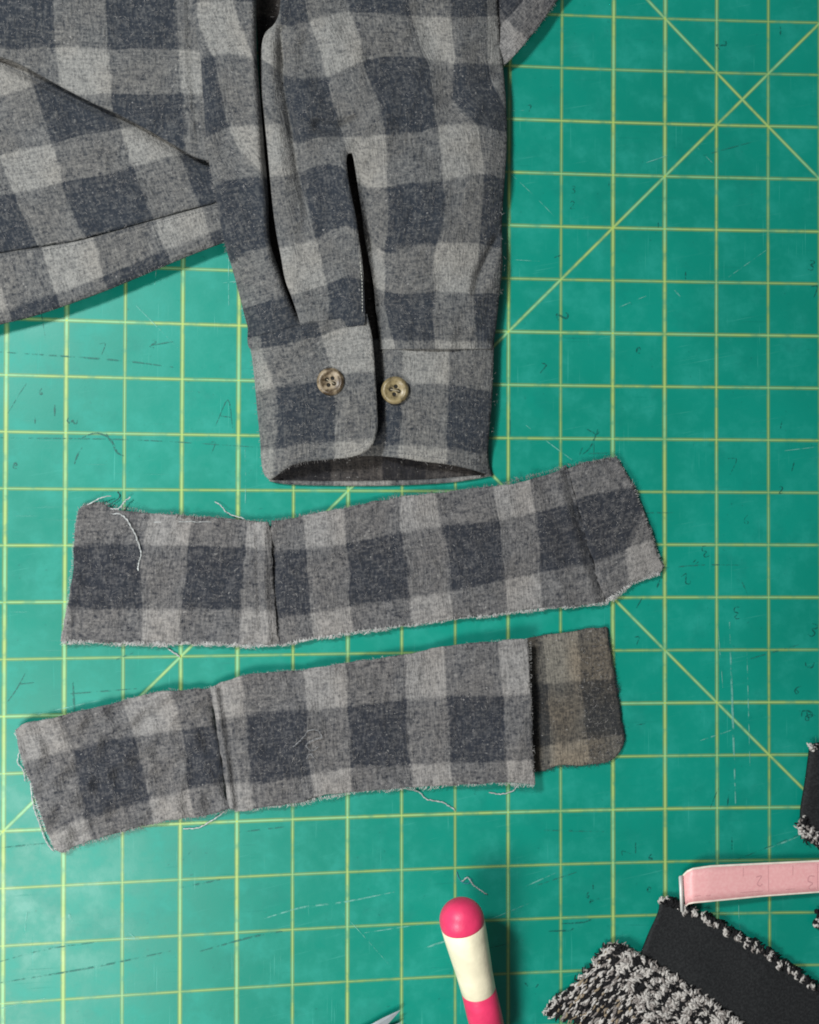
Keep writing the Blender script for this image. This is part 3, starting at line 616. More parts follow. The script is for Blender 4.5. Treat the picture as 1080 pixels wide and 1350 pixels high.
for nm, ln_, f_, n_, sd, s_ in [('surface_fuzz', LE, zfold, 180, 2, 1), ('surface_fuzz', FLAP[11:17], zflap, 60, 3, -1), ('surface_fuzz', [(-5, 428), (40, 417), (80, 404), (140, 382), (200, 357), (240, 340), (290, 320)], zhem, 140, 4, -1), ('surface_fuzz', [(735, 0), (695, 53), (662, 86)], zcor, 60, 5, -1)]:
    fray(nm, ln_, f_, FIB, SH, n_, 1.6, .20, sd, s_, .5)

def nap(poly, hf, mat, parent, n, seed, ln=5, rad=.19, step=None):
    """brushed fibres lying over the cloth"""
    L = smooth_loop(poly, 8); r = np.random.RandomState(seed); x0, y0 = np.maximum(L.min(0), [-15, -15]); x1, y1 = np.minimum(L.max(0), [1095, 1365])
    X = r.uniform(x0, x1, n*2); Y = r.uniform(y0, y1, n*2); ok = inside(X, Y, L) & (seg_dist(X, Y, np.r_[L, L[:1]]) > 5); X, Y = X[ok][:n], Y[ok][:n]
    A_ = r.uniform(0, 6.28, len(X)); l = ln*r.uniform(.4, 1.3, len(X)); K = r.normal(0, .8, len(X)); pts = []
    for t in (-.5, 0, .5): pts.append((X+np.cos(A_+K*t)*l*t, Y+np.sin(A_+K*t)*l*t))
    Z = [hf(*p) + d for p, d in zip(pts, (-.1, .55, .1))]; WW = [W(p[0], p[1], z*PX) for p, z in zip(pts, Z)]
    me = tube_mesh([(np.array([a, b, c]), np.array([.7, 1, .5])*rad*PX) for a, b, c in zip(*WW)], 3); me.name = 'surface_fuzz'
    return link('surface_fuzz', me, mat, parent, 'stuff')
SLV = [(372, -20), (650, -20), (662, 150), (655, 430), (505, 430), (490, 320), (468, 190), (455, 205), (470, 330), (474, 405), (400, 415), (372, 250)]
FOLDP = [(262, -20), (330, -20), (336, 150), (345, 300), (380, 410), (330, 425), (300, 320), (276, 200)]
BODP = [(-15, -15), (262, -15), (262, 195), (100, 115), (-15, 65)]
for k, (pp, hf_, n_) in enumerate([(SLV, zsleeve, 2200), (FOLDP, zfold, 800), (BODP, zbody, 800), ([(-15, 100), (60, 118), (250, 215), (280, 255), (100, 305), (-15, 325)], ztail, 800), ([(-15, 345), (285, 275), (285, 312), (-15, 425)], zhem, 500), ([p[:2] for p in FLAP], zflap, 600), ([(505, 455), (645, 455), (640, 610), (505, 595)], zend, 500)]):
    nap(pp, hf_, FIB, SH, n_, 100+k)
# ================================================================ CUT STRIPS
SPA = empty('fabric_strip', W(470, 740), 'upper cut plaid flannel strip lying just below the cuff, frayed white along its lower edge', 'fabric strip', 'unpicked plaid cuff strips')
def ends(x, y, line, h, wd): return h*np.exp(-seg_dist(x, y, line)/wd)
def zAl(x, y):
    z = 8 + ridge(x, y, [(349, 690), (348, 760), (354, 850)], 6, 6) + ridge(x, y, [(105, 665), (100, 740), (82, 846)], 2.5, 12) + ridge(x, y, [(150, 700), (140, 830)], 1.5, 20) - ridge(x, y, [(339.5, 700), (340, 760), (344, 830)], 4, 2.2)
    return z + wavy(x, y, 2.0, 55, 41) + wavy(x, y, 1.0, 20, 42)
AL = [(103, 672, 1), (112, 665), (132, 662), (146, 669), (170, 674), (200, 677), (250, 680), (300, 684), (335, 687), (354, 688, 1), (358, 700), (359, 740), (362, 790), (368, 850, 1), (320, 850), (250, 848.5), (180, 848), (120, 846.5), (80, 846, 1), (85, 815), (91, 785), (97, 735), (99, 695)]
sheet('left_panel', AL, zAl, 3, PLS, SPA, tps({0: [(95, 690), (88, 830)], 1: [(198, 675), (189, 718), (188, 803), (187, 845)], 2: [(252, 682), (248, 718), (239, 803), (236, 845)], 3: [(326, 690), (324, 720), (318, 803), (316, 845)], 4: [(375, 690), (378, 800)]}),
      tps({2: [(100, 718), (190, 718), (248, 719), (335, 722)], 3: [(88, 802), (188, 803), (240, 803), (335, 804)], 1: [(110, 630), (330, 636)]}), 3.2, .7)
def zAm(x, y):
    z = 8.2 - 1.5*np.exp(-seg_dist(x, y, [(366, 700), (362, 760), (370, 850)])/5) + ridge(x, y, [(420, 680), (430, 760), (440, 840)], 1.5, 16) + ridge(x, y, [(700, 630), (730, 720), (745, 800)], 2.5, 14) - ends(x, y, [(746, 616), (762, 680), (780, 740), (798, 794)], 6, 4) + ridge(x, y, [(735, 620), (751, 684), (769, 744), (786, 794)], 3, 7)
    z = z - 4.5*np.exp(-(seg_dist(x, y, [(361, 720), (364, 790), (372, 840)])/5)**2)
    return z + wavy(x, y, 2.2, 60, 43) + wavy(x, y, 1.0, 20, 44) + 1.
AM = [(348, 687, 1), (380, 684), (420, 676), (460, 668), (500, 660), (528, 655), (574, 650), (615, 645), (656, 640), (700, 632), (730, 623), (747, 613, 1), (757, 650), (768, 690), (783, 745), (799, 794, 1), (770, 797), (745, 800), (700, 803), (664, 808), (600, 816), (541, 824), (500, 828), (460, 833), (420, 841), (385, 846), (358, 852, 1), (352, 800), (349, 740)]
sheet('centre_panel', [(p[0]+10 if p[0] < 362 else p[0],)+p[1:] for p in AM], zAm, 3, PLS, SPA,
      tps({0: [(352, 700), (358, 800)], 1: [(400, 684), (404, 723), (409, 800), (414, 842)], 2: [(452, 670), (456, 712), (461, 798), (466, 832)], 3: [(527, 657), (529, 702), (538, 751), (541, 796), (543, 824)], 4: [(574, 651), (582, 694), (594, 780), (598, 815)], 5: [(650, 641), (659, 686), (667, 763), (670, 808)], 6: [(699, 633), (705, 676), (712, 755), (715, 802)], 7: [(790, 640), (800, 740)]}),
      tps({1: [(460, 625), (700, 590)], 2: [(359, 729), (404, 723), (450, 718), (529, 702), (582, 694), (656, 686), (704, 676), (757, 663)], 3: [(380, 812), (409, 809), (460, 800), (541, 788), (594, 780), (655, 767), (713, 755), (782, 742)]}), 3.2, .7)
def zAe(x, y): return 7.6 - ends(x, y, [(746, 616), (762, 680), (780, 740), (798, 794)], 5, 4) + ridge(x, y, [(820, 606), (870, 748)], 1.5, 10) + ridge(x, y, [(800, 625), (830, 700), (845, 760)], 1.2, 14) + wavy(x, y, .7, 50, 45) + wavy(x, y, .4, 14, 46)
AE = [(744, 619, 1), (775, 609), (812, 602, 1), (824, 620), (836, 643), (850, 678), (860, 705), (868, 735), (874, 748), (868, 757, 1), (838, 767), (814, 782), (797, 794, 1), (780, 740), (762, 680)]
sheet('end_panel', AE, zAe, 3, PLS, SPA, tps({6: [(720, 640), (745, 760)], 7: [(852, 640), (842, 690), (826, 724), (832, 772)]}), tps({2: [(761, 657), (790, 650), (838, 641)], 3: [(786, 742), (822, 725), (860, 712)], 1: [(750, 580), (820, 565)]}), 3.2, .7)
fray('frayed_edge', [(82, 846), (180, 848), (250, 848.5), (366, 850), (420, 841), (460, 833), (541, 824)], zAm, FIBW, SPA, 1300, 5.5, .46, 11, -1, 1.5, 1.2)
fray('frayed_edge', [(541, 824), (600, 816), (664, 808), (745, 800), (797, 795), (838, 767), (870, 756)], zAm, FIBW, SPA, 800, 4.5, .44, 12, -1, 1.5, 1.2)
fray('frayed_edge', [(103, 670), (132, 662), (200, 677), (300, 684), (350, 688), (420, 676), (528, 655), (656, 640), (747, 614), (812, 603)], zAm, FIB, SPA, 620, 4.5, .32, 13, 1)
fray('frayed_edge', [(812, 602), (836, 643), (860, 705), (874, 748)], zAe, FIBW, SPA, 150, 3.5, .32, 14, 1)
fray('frayed_edge', [(81, 846), (91, 785), (99, 695), (103, 672)], zAl, FIBW, SPA, 170, 3.5, .30, 15, 1)
stitches('stitching', [(340, 705), (339, 760), (343, 830)], zAl, FIBD, SPA, 9, 5, .6)
for k, (pp, hf_, n_) in enumerate([(AL, zAl, 700), (AM, zAm, 1300), (AE, zAe, 400)]): nap([p[:2] for p in pp], hf_, FIB, SPA, n_, 120+k)
THC = simple('thread_curl', (.20, .205, .21), .9, spec=.1, var=.3, vscale=900)
TH = simple('loose_thread', (.42, .44, .43), .9, spec=.1, var=.25, vscale=900)
THD = simple('loose_thread_dark', (.04, .05, .06), .9, spec=.1)
thread('loose_thread', [(147, 677, 8), (158, 678, 10), (166, 684, 12), (176, 700, 12), (183, 718, 11), (186, 731, 10), (183, 742, 9), (182, 752, 8)], 1.3, TH, SPA)
thread('loose_thread', [(108, 668, 6), (122, 662, 9), (134, 656, 11), (146, 654, 8)], 1.0, TH, SPA)
thread('loose_thread', [(146, 671, 7), (157, 670, 9), (163, 663, 9), (172, 655, 7)], 1.2, TH, SPA)
thread('loose_thread', [(140, 668, 6), (150, 662, 4), (158, 655, 3), (155, 648, 1)], .8, THD, SPA)
thread('loose_thread', [(283, 662, 2), (291, 666, 4), (297, 674, 6), (306, 679, 7), (322, 684, 8)], 1.0, TH, SPA)
thread('loose_thread', [(120, 680, 7), (190, 688, 8), (252, 688, 8), (305, 688, 8)], .7, TH, SPA)

SPB = empty('fabric_strip', W(420, 960), 'lower cut plaid flannel strip, its right end folded over a darker tan layer', 'fabric strip', 'unpicked plaid cuff strips')
def zBl(x, y):
    z = 9 + ridge(x, y, [(240, 915), (262, 980), (285, 1060)], 2.5, 14) + ridge(x, y, [(40, 955), (60, 1040), (80, 1115)], 2, 10) - ridge(x, y, [(88, 945), (100, 990), (112, 1060)], 2.8, 7) + ridge(x, y, [(115, 945), (130, 980), (180, 1000)], 2.4, 8) - ridge(x, y, [(165, 965), (205, 985), (215, 1020)], 2.6, 9) - ends(x, y, [(276, 907), (286, 961), (294, 1012), (300, 1060)], 6, 3)
    z = z + 6*np.exp(-seg_dist(x, y, [p[:2] for p in BL[:10]])/12)
    return z + wavy(x, y, 4.2, 44, 51) + wavy(x, y, 2.0, 20, 52)
BL = [(20, 962, 1), (30, 955), (50, 951), (75, 946), (103, 938), (140, 930), (177, 920), (205, 912), (233, 911), (278, 906, 1), (286, 961), (294, 1012), (299, 1050), (304, 1066, 1), (270, 1075), (240, 1079), (203, 1086), (177, 1092), (140, 1102), (103, 1114), (84, 1124), (72, 1121, 1), (64, 1103), (58, 1089), (50, 1062), (43, 1039), (28, 1000)]
sheet('left_panel', BL, zBl, 3, PLS, SPB, tps({0: [(76, 946), (95, 988), (105, 1040), (115, 1088)], 1: [(160, 922), (182, 985), (196, 1050), (203, 1085)], 2: [(225, 912), (240, 962), (248, 1038), (256, 1075)], -1: [(-5, 960), (25, 1060), (45, 1120)], 3: [(318, 920), (345, 1040)]}),
      tps({1: [(20, 930), (250, 880)], 2: [(36, 1005), (95, 988), (150, 975), (200, 967), (240, 962), (285, 955)], 3: [(68, 1098), (105, 1083), (150, 1068), (200, 1055), (240, 1043), (297, 1030)]}), 3.2, .8)
def zBm(x, y):
    z = 10.5 + ridge(x, y, [(283, 908), (291, 961), (299, 1012), (306, 1066)], 5.5, 3.2) - ridge(x, y, [(293, 908), (301, 961), (308, 1012), (315, 1066)], 3, 3.5) + 13*sstep(x, 540, 695) - ridge(x, y, [(330, 1000), (400, 1010)], 1.5, 14)
    z = z + 6*np.exp(-seg_dist(x, y, [p[:2] for p in BM[:11]])/12)
    return z + wavy(x, y, 2.4, 60, 53) + wavy(x, y, 1.1, 20, 54)
BM = [(277, 906, 1), (302, 896), (326, 890), (375, 885), (400, 883), (455, 874), (532, 864), (583, 853), (620, 848), (656, 845), (697, 842, 1), (698, 880), (701, 928), (703, 980), (706, 1035, 1), (690, 1033), (655, 1032), (620, 1034), (591, 1036), (528, 1039), (464, 1045), (420, 1050), (398, 1058), (355, 1064), (312, 1070), (303, 1067, 1), (298, 1040), (292, 1000), (285, 955)]
sheet('centre_panel', BM, zBm, 3, PLS, SPB, tps({0: [(318, 892), (324, 943), (330, 1030), (333, 1062)], 1: [(400, 886), (405, 935), (410, 1023), (414, 1050)], 2: [(455, 877), (458, 932), (462, 1013), (464, 1044)], 3: [(534, 868), (536, 923), (541, 1004), (545, 1034)], 4: [(585, 855), (589, 919), (594, 1004), (596, 1034)], 5: [(658, 847), (664, 917), (668, 1000), (670, 1032)], 6: [(735, 850), (745, 1000)]}),
      tps({1: [(300, 850), (600, 810), (690, 800)], 2: [(288, 949), (324, 943), (404, 935), (458, 932), (528, 923), (589, 919), (664, 917), (698, 915)], 3: [(300, 1034), (330, 1033), (410, 1022), (458, 1013), (541, 1009), (592, 1006), (698, 1002)]}), 3.2, .7)
def zBe(x, y): return 5 - 2*sstep(x, 740, 700) + ridge(x, y, [(800, 840), (818, 975)], 1.6, 9) + ridge(x, y, [(720, 1010), (800, 1000)], 1.2, 7) + wavy(x, y, .7, 50, 55) + wavy(x, y, .4, 14, 56)
BE = [(684, 846, 1), (706, 840), (762, 832), (800, 826, 1), (805, 864), (814, 915), (820, 955), (823, 975), (819, 990), (805, 1003), (770, 1009), (740, 1009), (718, 1016), (690, 1022, 1)]
sheet('end_panel', BE, zBe, 3, PLT, SPB, tps({0.9: [(712, 840), (722, 1010)], 0.2: [(690, 850), (700, 1010)], 2: [(762, 834), (766, 898), (775, 979), (778, 1005)], 3: [(835, 850), (845, 980)]}), tps({1: [(715, 820), (800, 810)], 2: [(715, 901), (766, 898), (815, 894)], 3: [(724, 983), (770, 975), (820, 968)]}), 3.2, .7)
fray('frayed_edge', [(22, 961), (75, 946), (140, 930), (205, 912), (278, 906), (326, 890), (400, 883), (532, 864), (656, 845), (697, 842)], zBm, FIBW, SPB, 460, 3.6, .32, 21, 1)
fray('frayed_edge', [(84, 1124), (140, 1102), (203, 1086), (270, 1075), (304, 1067)], zBl, FIB, SPB, 200, 4.5, .36, 22, -1)
fray('frayed_edge', [(310, 1070), (355, 1064), (398, 1058), (464, 1045), (528, 1039), (591, 1036), (655, 1032), (705, 1035)], zBm, FIBW, SPB, 430, 5, .36, 23, -1, .5, 1.)
fray('frayed_edge', [(22, 962), (28, 1000), (43, 1039), (58, 1089), (74, 1121)], zBl, FIBW, SPB, 190, 5, .40, 24, -1)
fray('frayed_edge', [(700, 845), (701, 928), (705, 1034)], zBm, FIBW, SPB, 90, 2.2, .26, 25, 1)
fray('frayed_edge', [(706, 841), (762, 833), (800, 827), (814, 915), (823, 975), (805, 1003), (770, 1009), (740, 1010), (710, 1018)], zBe, FIBD, SPB, 340, 4.5, .34, 26, 1)
thread('loose_thread', [(40, 1032, 4), (44, 1062, 4), (52, 1086, 4), (60, 1108, 4), (70, 1122, 3)], 1.3, TH, SPB)
thread('loose_thread', [(26, 990, 5), (23, 1005, 4), (30, 1015, 3), (33, 1030, 4)], 1.0, TH, SPB)
thread('loose_thread', [(242, 1093, 1.5), (262, 1091, 1.5), (280, 1081, 3), (297, 1070, 6)], 1.1, TH, SPB)
thread('loose_thread', [(395, 1058, 4), (410, 1054, 2), (430, 1046, 3)], 1.0, TH, SPB)
thread('loose_thread', [(525, 1039, 6), (550, 1043, 3), (563, 1054, 1.5), (583, 1058, 1.5), (600, 1068, 1.5)], 1.1, TH, SPB)
thread('loose_thread', [(645, 1045, 1.5), (660, 1047, 1.5), (674, 1044, 2), (684, 1035, 6)], 1.0, TH, SPB)
thread('loose_thread', [(386, 985, 14), (397, 975, 16), (408, 963, 17), (420, 964, 17), (424, 972, 16), (414, 975, 16), (404, 982, 16), (410, 990, 15), (420, 985, 14)], .9, THC, SPB)
thread('loose_thread', [(404, 1000, 13), (409, 994, 15), (415, 1000, 14)], .8, THC, SPB)

for k, (pp, hf_, n_) in enumerate([(BL, zBl, 800), (BM, zBm, 1200), (BE[2:-3], zBe, 300)]): nap([p[:2] for p in pp], hf_, FIB, SPB, n_, 130+k)
# loose thread snippets lying on the mat
thread('thread_snippet', [(610, 1162, 1), (617, 1157, 2), (623, 1166, 3), (631, 1172, 3), (642, 1179, 2)], 1.1, TH, label='pale thread snippet on the mat at the pink tip of the tool handle', cat='thread')
thread('thread_snippet', [(602, 1150, 1.2), (607, 1161, 1), (617, 1165, 1.2), (622, 1158, 1.2)], .7, simple('blue_thread', (.05, .22, .30), .8), label='fine blue thread curl on the mat above the pink tool handle', cat='thread')
thread('thread_snippet', [(222, 856, 1.5), (230, 861, 2), (237, 866, 1.5)], 1.4, TH, label='tiny white thread end on a grid crossing between the two strips', cat='thread')
thread('thread_snippet', [(762, 1350, 1), (754, 1338, 1), (748, 1322, 1)], .5, THD, label='thin dark thread on the mat left of the tweed scrap', cat='thread')

# ================================================================ HANDLE OF A SEWING TOOL
PINK = simple('pink_plastic', (.74, .040, .13), .42, var=.10, vscale=130, bump=.0002, bscale=500); CREAM = simple('cream_plastic', (.86, .80, .58), .40, var=.09, vscale=110, bump=.0002, bscale=500)
A0 = Vector(W(609, 1213, .030)); B0 = Vector(W(657, 1415, .0085)); ax = (B0 - A0); Ln = ax.length; ax.normalize()
TL = empty('tool_handle', W(640, 1340), 'rounded pink and cream plastic tool handle pointing up from the bottom edge', 'sewing tool')
q_ = Vector((0, 0, 1)).rotation_difference(ax)
def lathe(name, prof, mat, parent, origin, q, n=40):
    vs, fs = [], []
    for r, t in prof:
        for k in range(n): a = 6.28318*k/n; vs.append(tuple(origin + q @ Vector((r*math.cos(a), r*math.sin(a), t))))
    for i in range(len(prof)-1):
        for k in range(n): k2 = (k+1) % n; fs.append((i*n+k, i*n+k2, (i+1)*n+k2, (i+1)*n+k))
    fs.append(tuple(range(n))[::-1]); fs.append(tuple((len(prof)-1)*n+k for k in range(n)))
    me = bpy.data.meshes.new(name); me.from_pydata(vs, [], fs); me.update(); return link(name, me, mat, parent)
R0 = .0099
cap = [(R0*math.sin(a), -R0*math.cos(a)*.98) for a in np.linspace(.04, 1.5708, 14)] + [(R0*.995, .0014), (R0*.985, .0020)]
lathe('tip_cap', cap, PINK, TL, A0, q_)
lathe('cream_band', [(R0*.97, .0019), (R0*.992, .0023), (R0*.97, .008), (R0*.90, .018), (R0*.83, .028), (R0*.79, .0372), (R0*.775, .0375)], CREAM, TL, A0, q_)
lathe('grip', [(R0*.765, .0374), (R0*.785, .0378), (R0*.80, .05), (R0*.78, .062), (R0*.6, .068), (R0*.3, .070)], PINK, TL, A0, q_)
lathe('steel_shank', [(.0014, .0695), (.0014, .095), (.0003, .104)], simple('steel', (.6, .62, .64), .25, 1), TL, A0, q_, 12)

# ================================================================ SCISSORS TIP at the bottom edge
STEEL = simple('blade_steel', (.50, .56, .58), .3, .6, var=.1, vscale=200)
SC = empty('scissors', W(470, 1370), 'pointed steel scissor tip just entering at the bottom edge, left of the handle', 'scissors')
def blade(pts, z0, z1, name):
    L = [Vector(W(x, y, z0)) for x, y in pts]; U = [Vector(W(x, y, z1)) for x, y in pts]; n = len(pts)
    c = sum((Vector(W(x, y, z1 + .0006)) for x, y in pts[:]), Vector()) / n
    vs = [tuple(v) for v in L + U] + [tuple(c)]
    fs = [tuple(range(n)), ] + [(i, (i+1) % n, n+(i+1) % n, n+i) for i in range(n)] + [(n+i, n+(i+1) % n, 2*n) for i in range(n)]
    me = bpy.data.meshes.new(name); me.from_pydata(vs, [], fs); me.update()
    b = bmesh.new(); b.from_mesh(me); bmesh.ops.recalc_face_normals(b, faces=b.faces); b.to_mesh(me); b.free(); return link(name, me, STEEL, SC, smooth=False)
blade([(529, 1331), (505, 1342), (440, 1378), (380, 1415), (388, 1428), (450, 1394), (512, 1350)], .0042, .0050, 'blade')
blade([(531, 1347), (480, 1366), (420, 1398), (424, 1408), (490, 1378)], .0022, .0030, 'blade')

# ================================================================ TAPE MEASURE
TP = empty('tape_measure', W(1000, 1165), 'pale pink tape measure with cream edges, its metal end resting on the black waistband', 'tape measure')
PK = NT('pink_tape'); p_ = PK.n('ShaderNodeTexCoord').outputs['Object']; PK.put(PK.b.inputs['Base Color'], PK.mix(PK.step(PK.noise(p_, 700, 3), .35, .7), (.80, .40, .40, 1), (.84, .46, .45, 1)))
PK.b.inputs['Roughness'].default_value = .45; PK.bump(PK.noise(p_, 2500, 2), .3, .0001); PK = PK.m
CRM = simple('tape_cream_edge', (.78, .70, .60), .5, var=.1); TIN = simple('tape_metal', (.72, .72, .68), .5, .35)
tt = np.linspace(0, 1, 60)
topx = np.interp(tt, [0, .05, .1, .2, .5, 1], [900, 906, 914, 938, 1010, 1150]); topy = np.interp(tt, [0, .05, .1, .2, .5, 1], [1154, 1148, 1144.5, 1141, 1137.5, 1131])
botx = np.interp(tt, [0, .05, .1, .2, .5, 1], [904, 908, 915, 938, 1010, 1150]); boty = np.interp(tt, [0, .05, .1, .2, .5, 1], [1196, 1192.5, 1191, 1189, 1182, 1172])
tz = np.interp(tt, [0, .04, .09, .18, .5, 1], [13, 20, 25, 25, 17, 12])
def band_mesh(name, f0, f1, dz, th, mat, t0=0, t1=60):
    fr = np.linspace(f0, f1, 5); vs = []; m_ = t1 - t0
    for k in range(t0, t1):
        for f in fr: x = topx[k]*(1-f)+botx[k]*f; y = topy[k]*(1-f)+boty[k]*f; vs.append(tuple(W(x, y, (tz[k]+dz)*PX)))
    n = len(vs); vs += [(a, b, c-th*PX) for a, b, c in vs]
    F = [(i*5+j, i*5+j+1, (i+1)*5+j+1, (i+1)*5+j) for i in range(m_-1) for j in range(4)]
    cnt = set((a, b) for f in F for a, b in zip(f, f[1:]+f[:1])); side = [(a, b) for a, b in cnt if (b, a) not in cnt]
    me = bpy.data.meshes.new(name); me.from_pydata(vs, [], F + [tuple(i+n for i in f[::-1]) for f in F] + [(b, a, a+n, b+n) for a, b in side]); me.update()
    b_ = bmesh.new(); b_.from_mesh(me); bmesh.ops.recalc_face_normals(b_, faces=b_.faces); b_.to_mesh(me); b_.free(); return link(name, me, mat, TP)
band_mesh('ribbon', .05, .96, 0, 1.0, PK); band_mesh('edge_binding', 0, .052, .2, 1.4, CRM); band_mesh('edge_binding', .958, 1, .25, 1.7, CRM)
bm = bmesh.new(); pv = []
for (x, y, z) in [(895, 1155, 12), (900.5, 1154, 12), (901.5, 1202, 12), (897.5, 1203, 12), (895, 1155, 17), (900.5, 1154, 17), (901.5, 1202, 17), (897.5, 1203, 17)]: pv.append(bm.verts.new(W(x, y, z*PX)))
for f in ((0, 1, 2, 3), (4, 5, 6, 7), (0, 1, 5, 4), (1, 2, 6, 5), (2, 3, 7, 6), (3, 0, 4, 7)): bm.faces.new([pv[i] for i in f])
bmesh.ops.recalc_face_normals(bm, faces=bm.faces); bmesh.ops.bevel(bm, geom=bm.edges[:], offset=.0003, segments=2, affect='EDGES')
me = bpy.data.meshes.new('metal_end'); bm.to_mesh(me); link('metal_end', me, TIN, TP)
TINK = simple('tape_print', (.60, .29, .30), .6)
def tape_strokes(strokes, wd=1.3):
    vs, fs = [], []
    for pts in strokes:
        c = catmull([(p[0], p[1], 0) for p in pts], 4 if len(pts) > 2 else 3)[:, :2]; T = np.gradient(c, axis=0); T /= np.hypot(*T.T)[:, None]+1e-9; N = np.stack([-T[:, 1], T[:, 0]], 1)*wd/2
        z = (np.interp(c[:, 0], topx, tz)+.25)*PX; b = len(vs)
        for a, q in zip(W(*(c+N).T, z), W(*(c-N).T, z)): vs += [tuple(a), tuple(q)]
        fs += [(b+2*i, b+2*i+1, b+2*i+3, b+2*i+2) for i in range(len(c)-1)]
    me = bpy.data.meshes.new('printed_scale'); me.from_pydata(vs, [], fs); return link('printed_scale', me, TINK, TP, smooth=False)
tape_strokes([s for s, _ in glyph('2', 1001, 1162, 13, 175)])
tape_strokes([s for s, _ in glyph('3', 1070, 1164, 20, 172)])
for s_ in ([[(980, 1144), (980, 1156)], [(1013, 1141), (1013.5, 1176)], [(1045.5, 1141), (1045.5, 1154)], [(1078, 1139), (1078, 1172)], [(976, 1177), (1006, 1175)], [(1036, 1173), (1048, 1172)], [(916, 1182), (924, 1181)]]): tape_strokes([s_], .9)
tape_strokes([s for s, _ in glyph('1', 934, 1181, 6, 85)], 1.2)

# ================================================================ BLACK BAND AND TWEED SCRAPS
BLK = NT('black_grosgrain'); p_ = BLK.n('ShaderNodeUVMap', uv_map='plaid').outputs[0]; x_, y_ = BLK.sep(p_)[0:2]
n1 = BLK.noise(BLK.comb(BLK.math('MULTIPLY', x_, 200), BLK.math('MULTIPLY', y_, 20)), 1, 2); n2 = BLK.noise(BLK.n('ShaderNodeTexCoord').outputs['Object'], 900, 2)
BLK.put(BLK.b.inputs['Base Color'], BLK.mix(BLK.step(BLK.math('ADD', BLK.math('MULTIPLY', n1, .5), BLK.math('MULTIPLY', n2, .5)), .4, .65), (.009, .010, .011, 1), (.024, .026, .027, 1)))
BLK.b.inputs['Roughness'].default_value = .75; BLK.b.inputs['Specular IOR Level'].default_value = .25; BLK.bump(BLK.math('ADD', n1, n2), .5, .0003); BLK = BLK.m
YB = simple('yarn_black', (.012, .012, .013), .9, spec=.15); YW = simple('yarn_white', (.46, .44, .41), .9, spec=.1, var=.2, vscale=900); YG = simple('yarn_grey', (.22, .20, .185), .9, spec=.1, var=.3, vscale=900); YT = simple('yarn_tan', (.26, .21, .145), .9, spec=.1, var=.2, vscale=900)
def loops(parent, pts_fn, n, seed, lmin, lmax, rad, probs, name='yarn_loops'):
    """bent yarn nubs, one mesh per yarn colour"""
    r = np.random.RandomState(seed); B = {0: [], 1: [], 2: [], 3: []}
    for k in range(n):
        q_ = pts_fn(r, k); x, y, z, ang = q_[:4]; fc = q_[4] if len(q_) > 4 else None
        if x is None: continue
        l = r.uniform(lmin, lmax); c, s = math.cos(ang), math.sin(ang); b = r.uniform(-.5, .5)*l*.6; h = rad*r.uniform(1.2, 2.4)
        if r.rand() < .45:      # a longer wavering yarn
            l *= 1.5; q = [(-.5, -1), (-.25, 1), (0, -.6), (.25, .9), (.5, -1)]; am = rad*r.uniform(.8, 1.8)
            P = catmull([(x+c*l*a-s*am*b_, y+s*l*a+c*am*b_, z+h*(1-4*a*a)*.8-rad*.4) for a, b_ in q], 2)
        else: P = catmull([(x-c*l/2, y-s*l/2, z-rad), (x-c*l/4-s*b*.6, y-s*l/4+c*b*.6, z+h*.7), (x-s*b, y+c*b, z+h), (x+c*l/4-s*b*.6, y+s*l/4+c*b*.6, z+h*.7), (x+c*l/2, y+s*l/2, z-rad)], 2)
        rr = rad*r.uniform(.7, 1.3)*np.sin(np.linspace(.5, 2.64, len(P)))*PX
        ci = r.choice(4, p=probs) if fc is None else fc
        B[ci].append((W(P[:, 0], P[:, 1], P[:, 2]*PX), rr))
    for i, mt in enumerate((YB, YW, YG, YT)):
        if B[i]: me = tube_mesh(B[i], 5); me.name = name; link(name, me, mt, parent, 'stuff')

WB = empty('black_waistband', W(960, 1260), 'smooth black band scrap with black and white tweed along its upper right edge', 'fabric scrap')
WBP = [(871, 1187, 1), (892, 1190), (915, 1201), (958, 1226), (1002, 1252), (1050, 1285), (1130, 1345, 1), (1090, 1430, 1), (1000, 1365), (939, 1322), (887, 1288), (845, 1260, 1), (856, 1232), (869, 1203)]
fold = [(905, 1204), (960, 1236), (1010, 1267), (1060, 1302), (1110, 1340)]
zWB = lambda x, y: 10 - 3*np.exp(-seg_dist(x, y, [(871, 1187), (845, 1260), (939, 1322), (1090, 1430)])/3) + ridge(x, y, [(870, 1195), (850, 1255)], 1.5, 6) - ridge(x, y, fold, 1.6, 2.5) + wavy(x, y, .8, 60, 61)
sheet('band', WBP, zWB, 4, BLK, WB, tps({0: [(871, 1187), (845, 1260)], 3: [(1080, 1320), (1050, 1390)]}), tps({0: [(871, 1187), (1080, 1310)], 1: [(845, 1260), (1000, 1365)]}), 4)
TE = np.array([(876, 1188), (915, 1201), (958, 1225), (1002, 1250), (1050, 1283), (1125, 1338)], float)
def along(P, s):
    d = np.hypot(*np.diff(P, axis=0).T); cum = np.r_[0, np.cumsum(d)]; s *= cum[-1]; i = min(len(d)-1, np.searchsorted(cum, s, 'right')-1); t = (s-cum[i])/d[i]; T = (P[i+1]-P[i])/d[i]; return P[i]+t*(P[i+1]-P[i]), T
def fn(r, k):
    p, T = along(TE, r.uniform(0, 1)); N = np.array([T[1], -T[0]]); p = p + N*r.uniform(-3, 4); return p[0], p[1], 8+r.uniform(-2, 3), math.atan2(T[1], T[0])+r.normal(1.2, .5)
loops(WB, fn, 260, 3, 5, 9, 2.0, [.95, .02, .03, 0], 'tweed_edge')
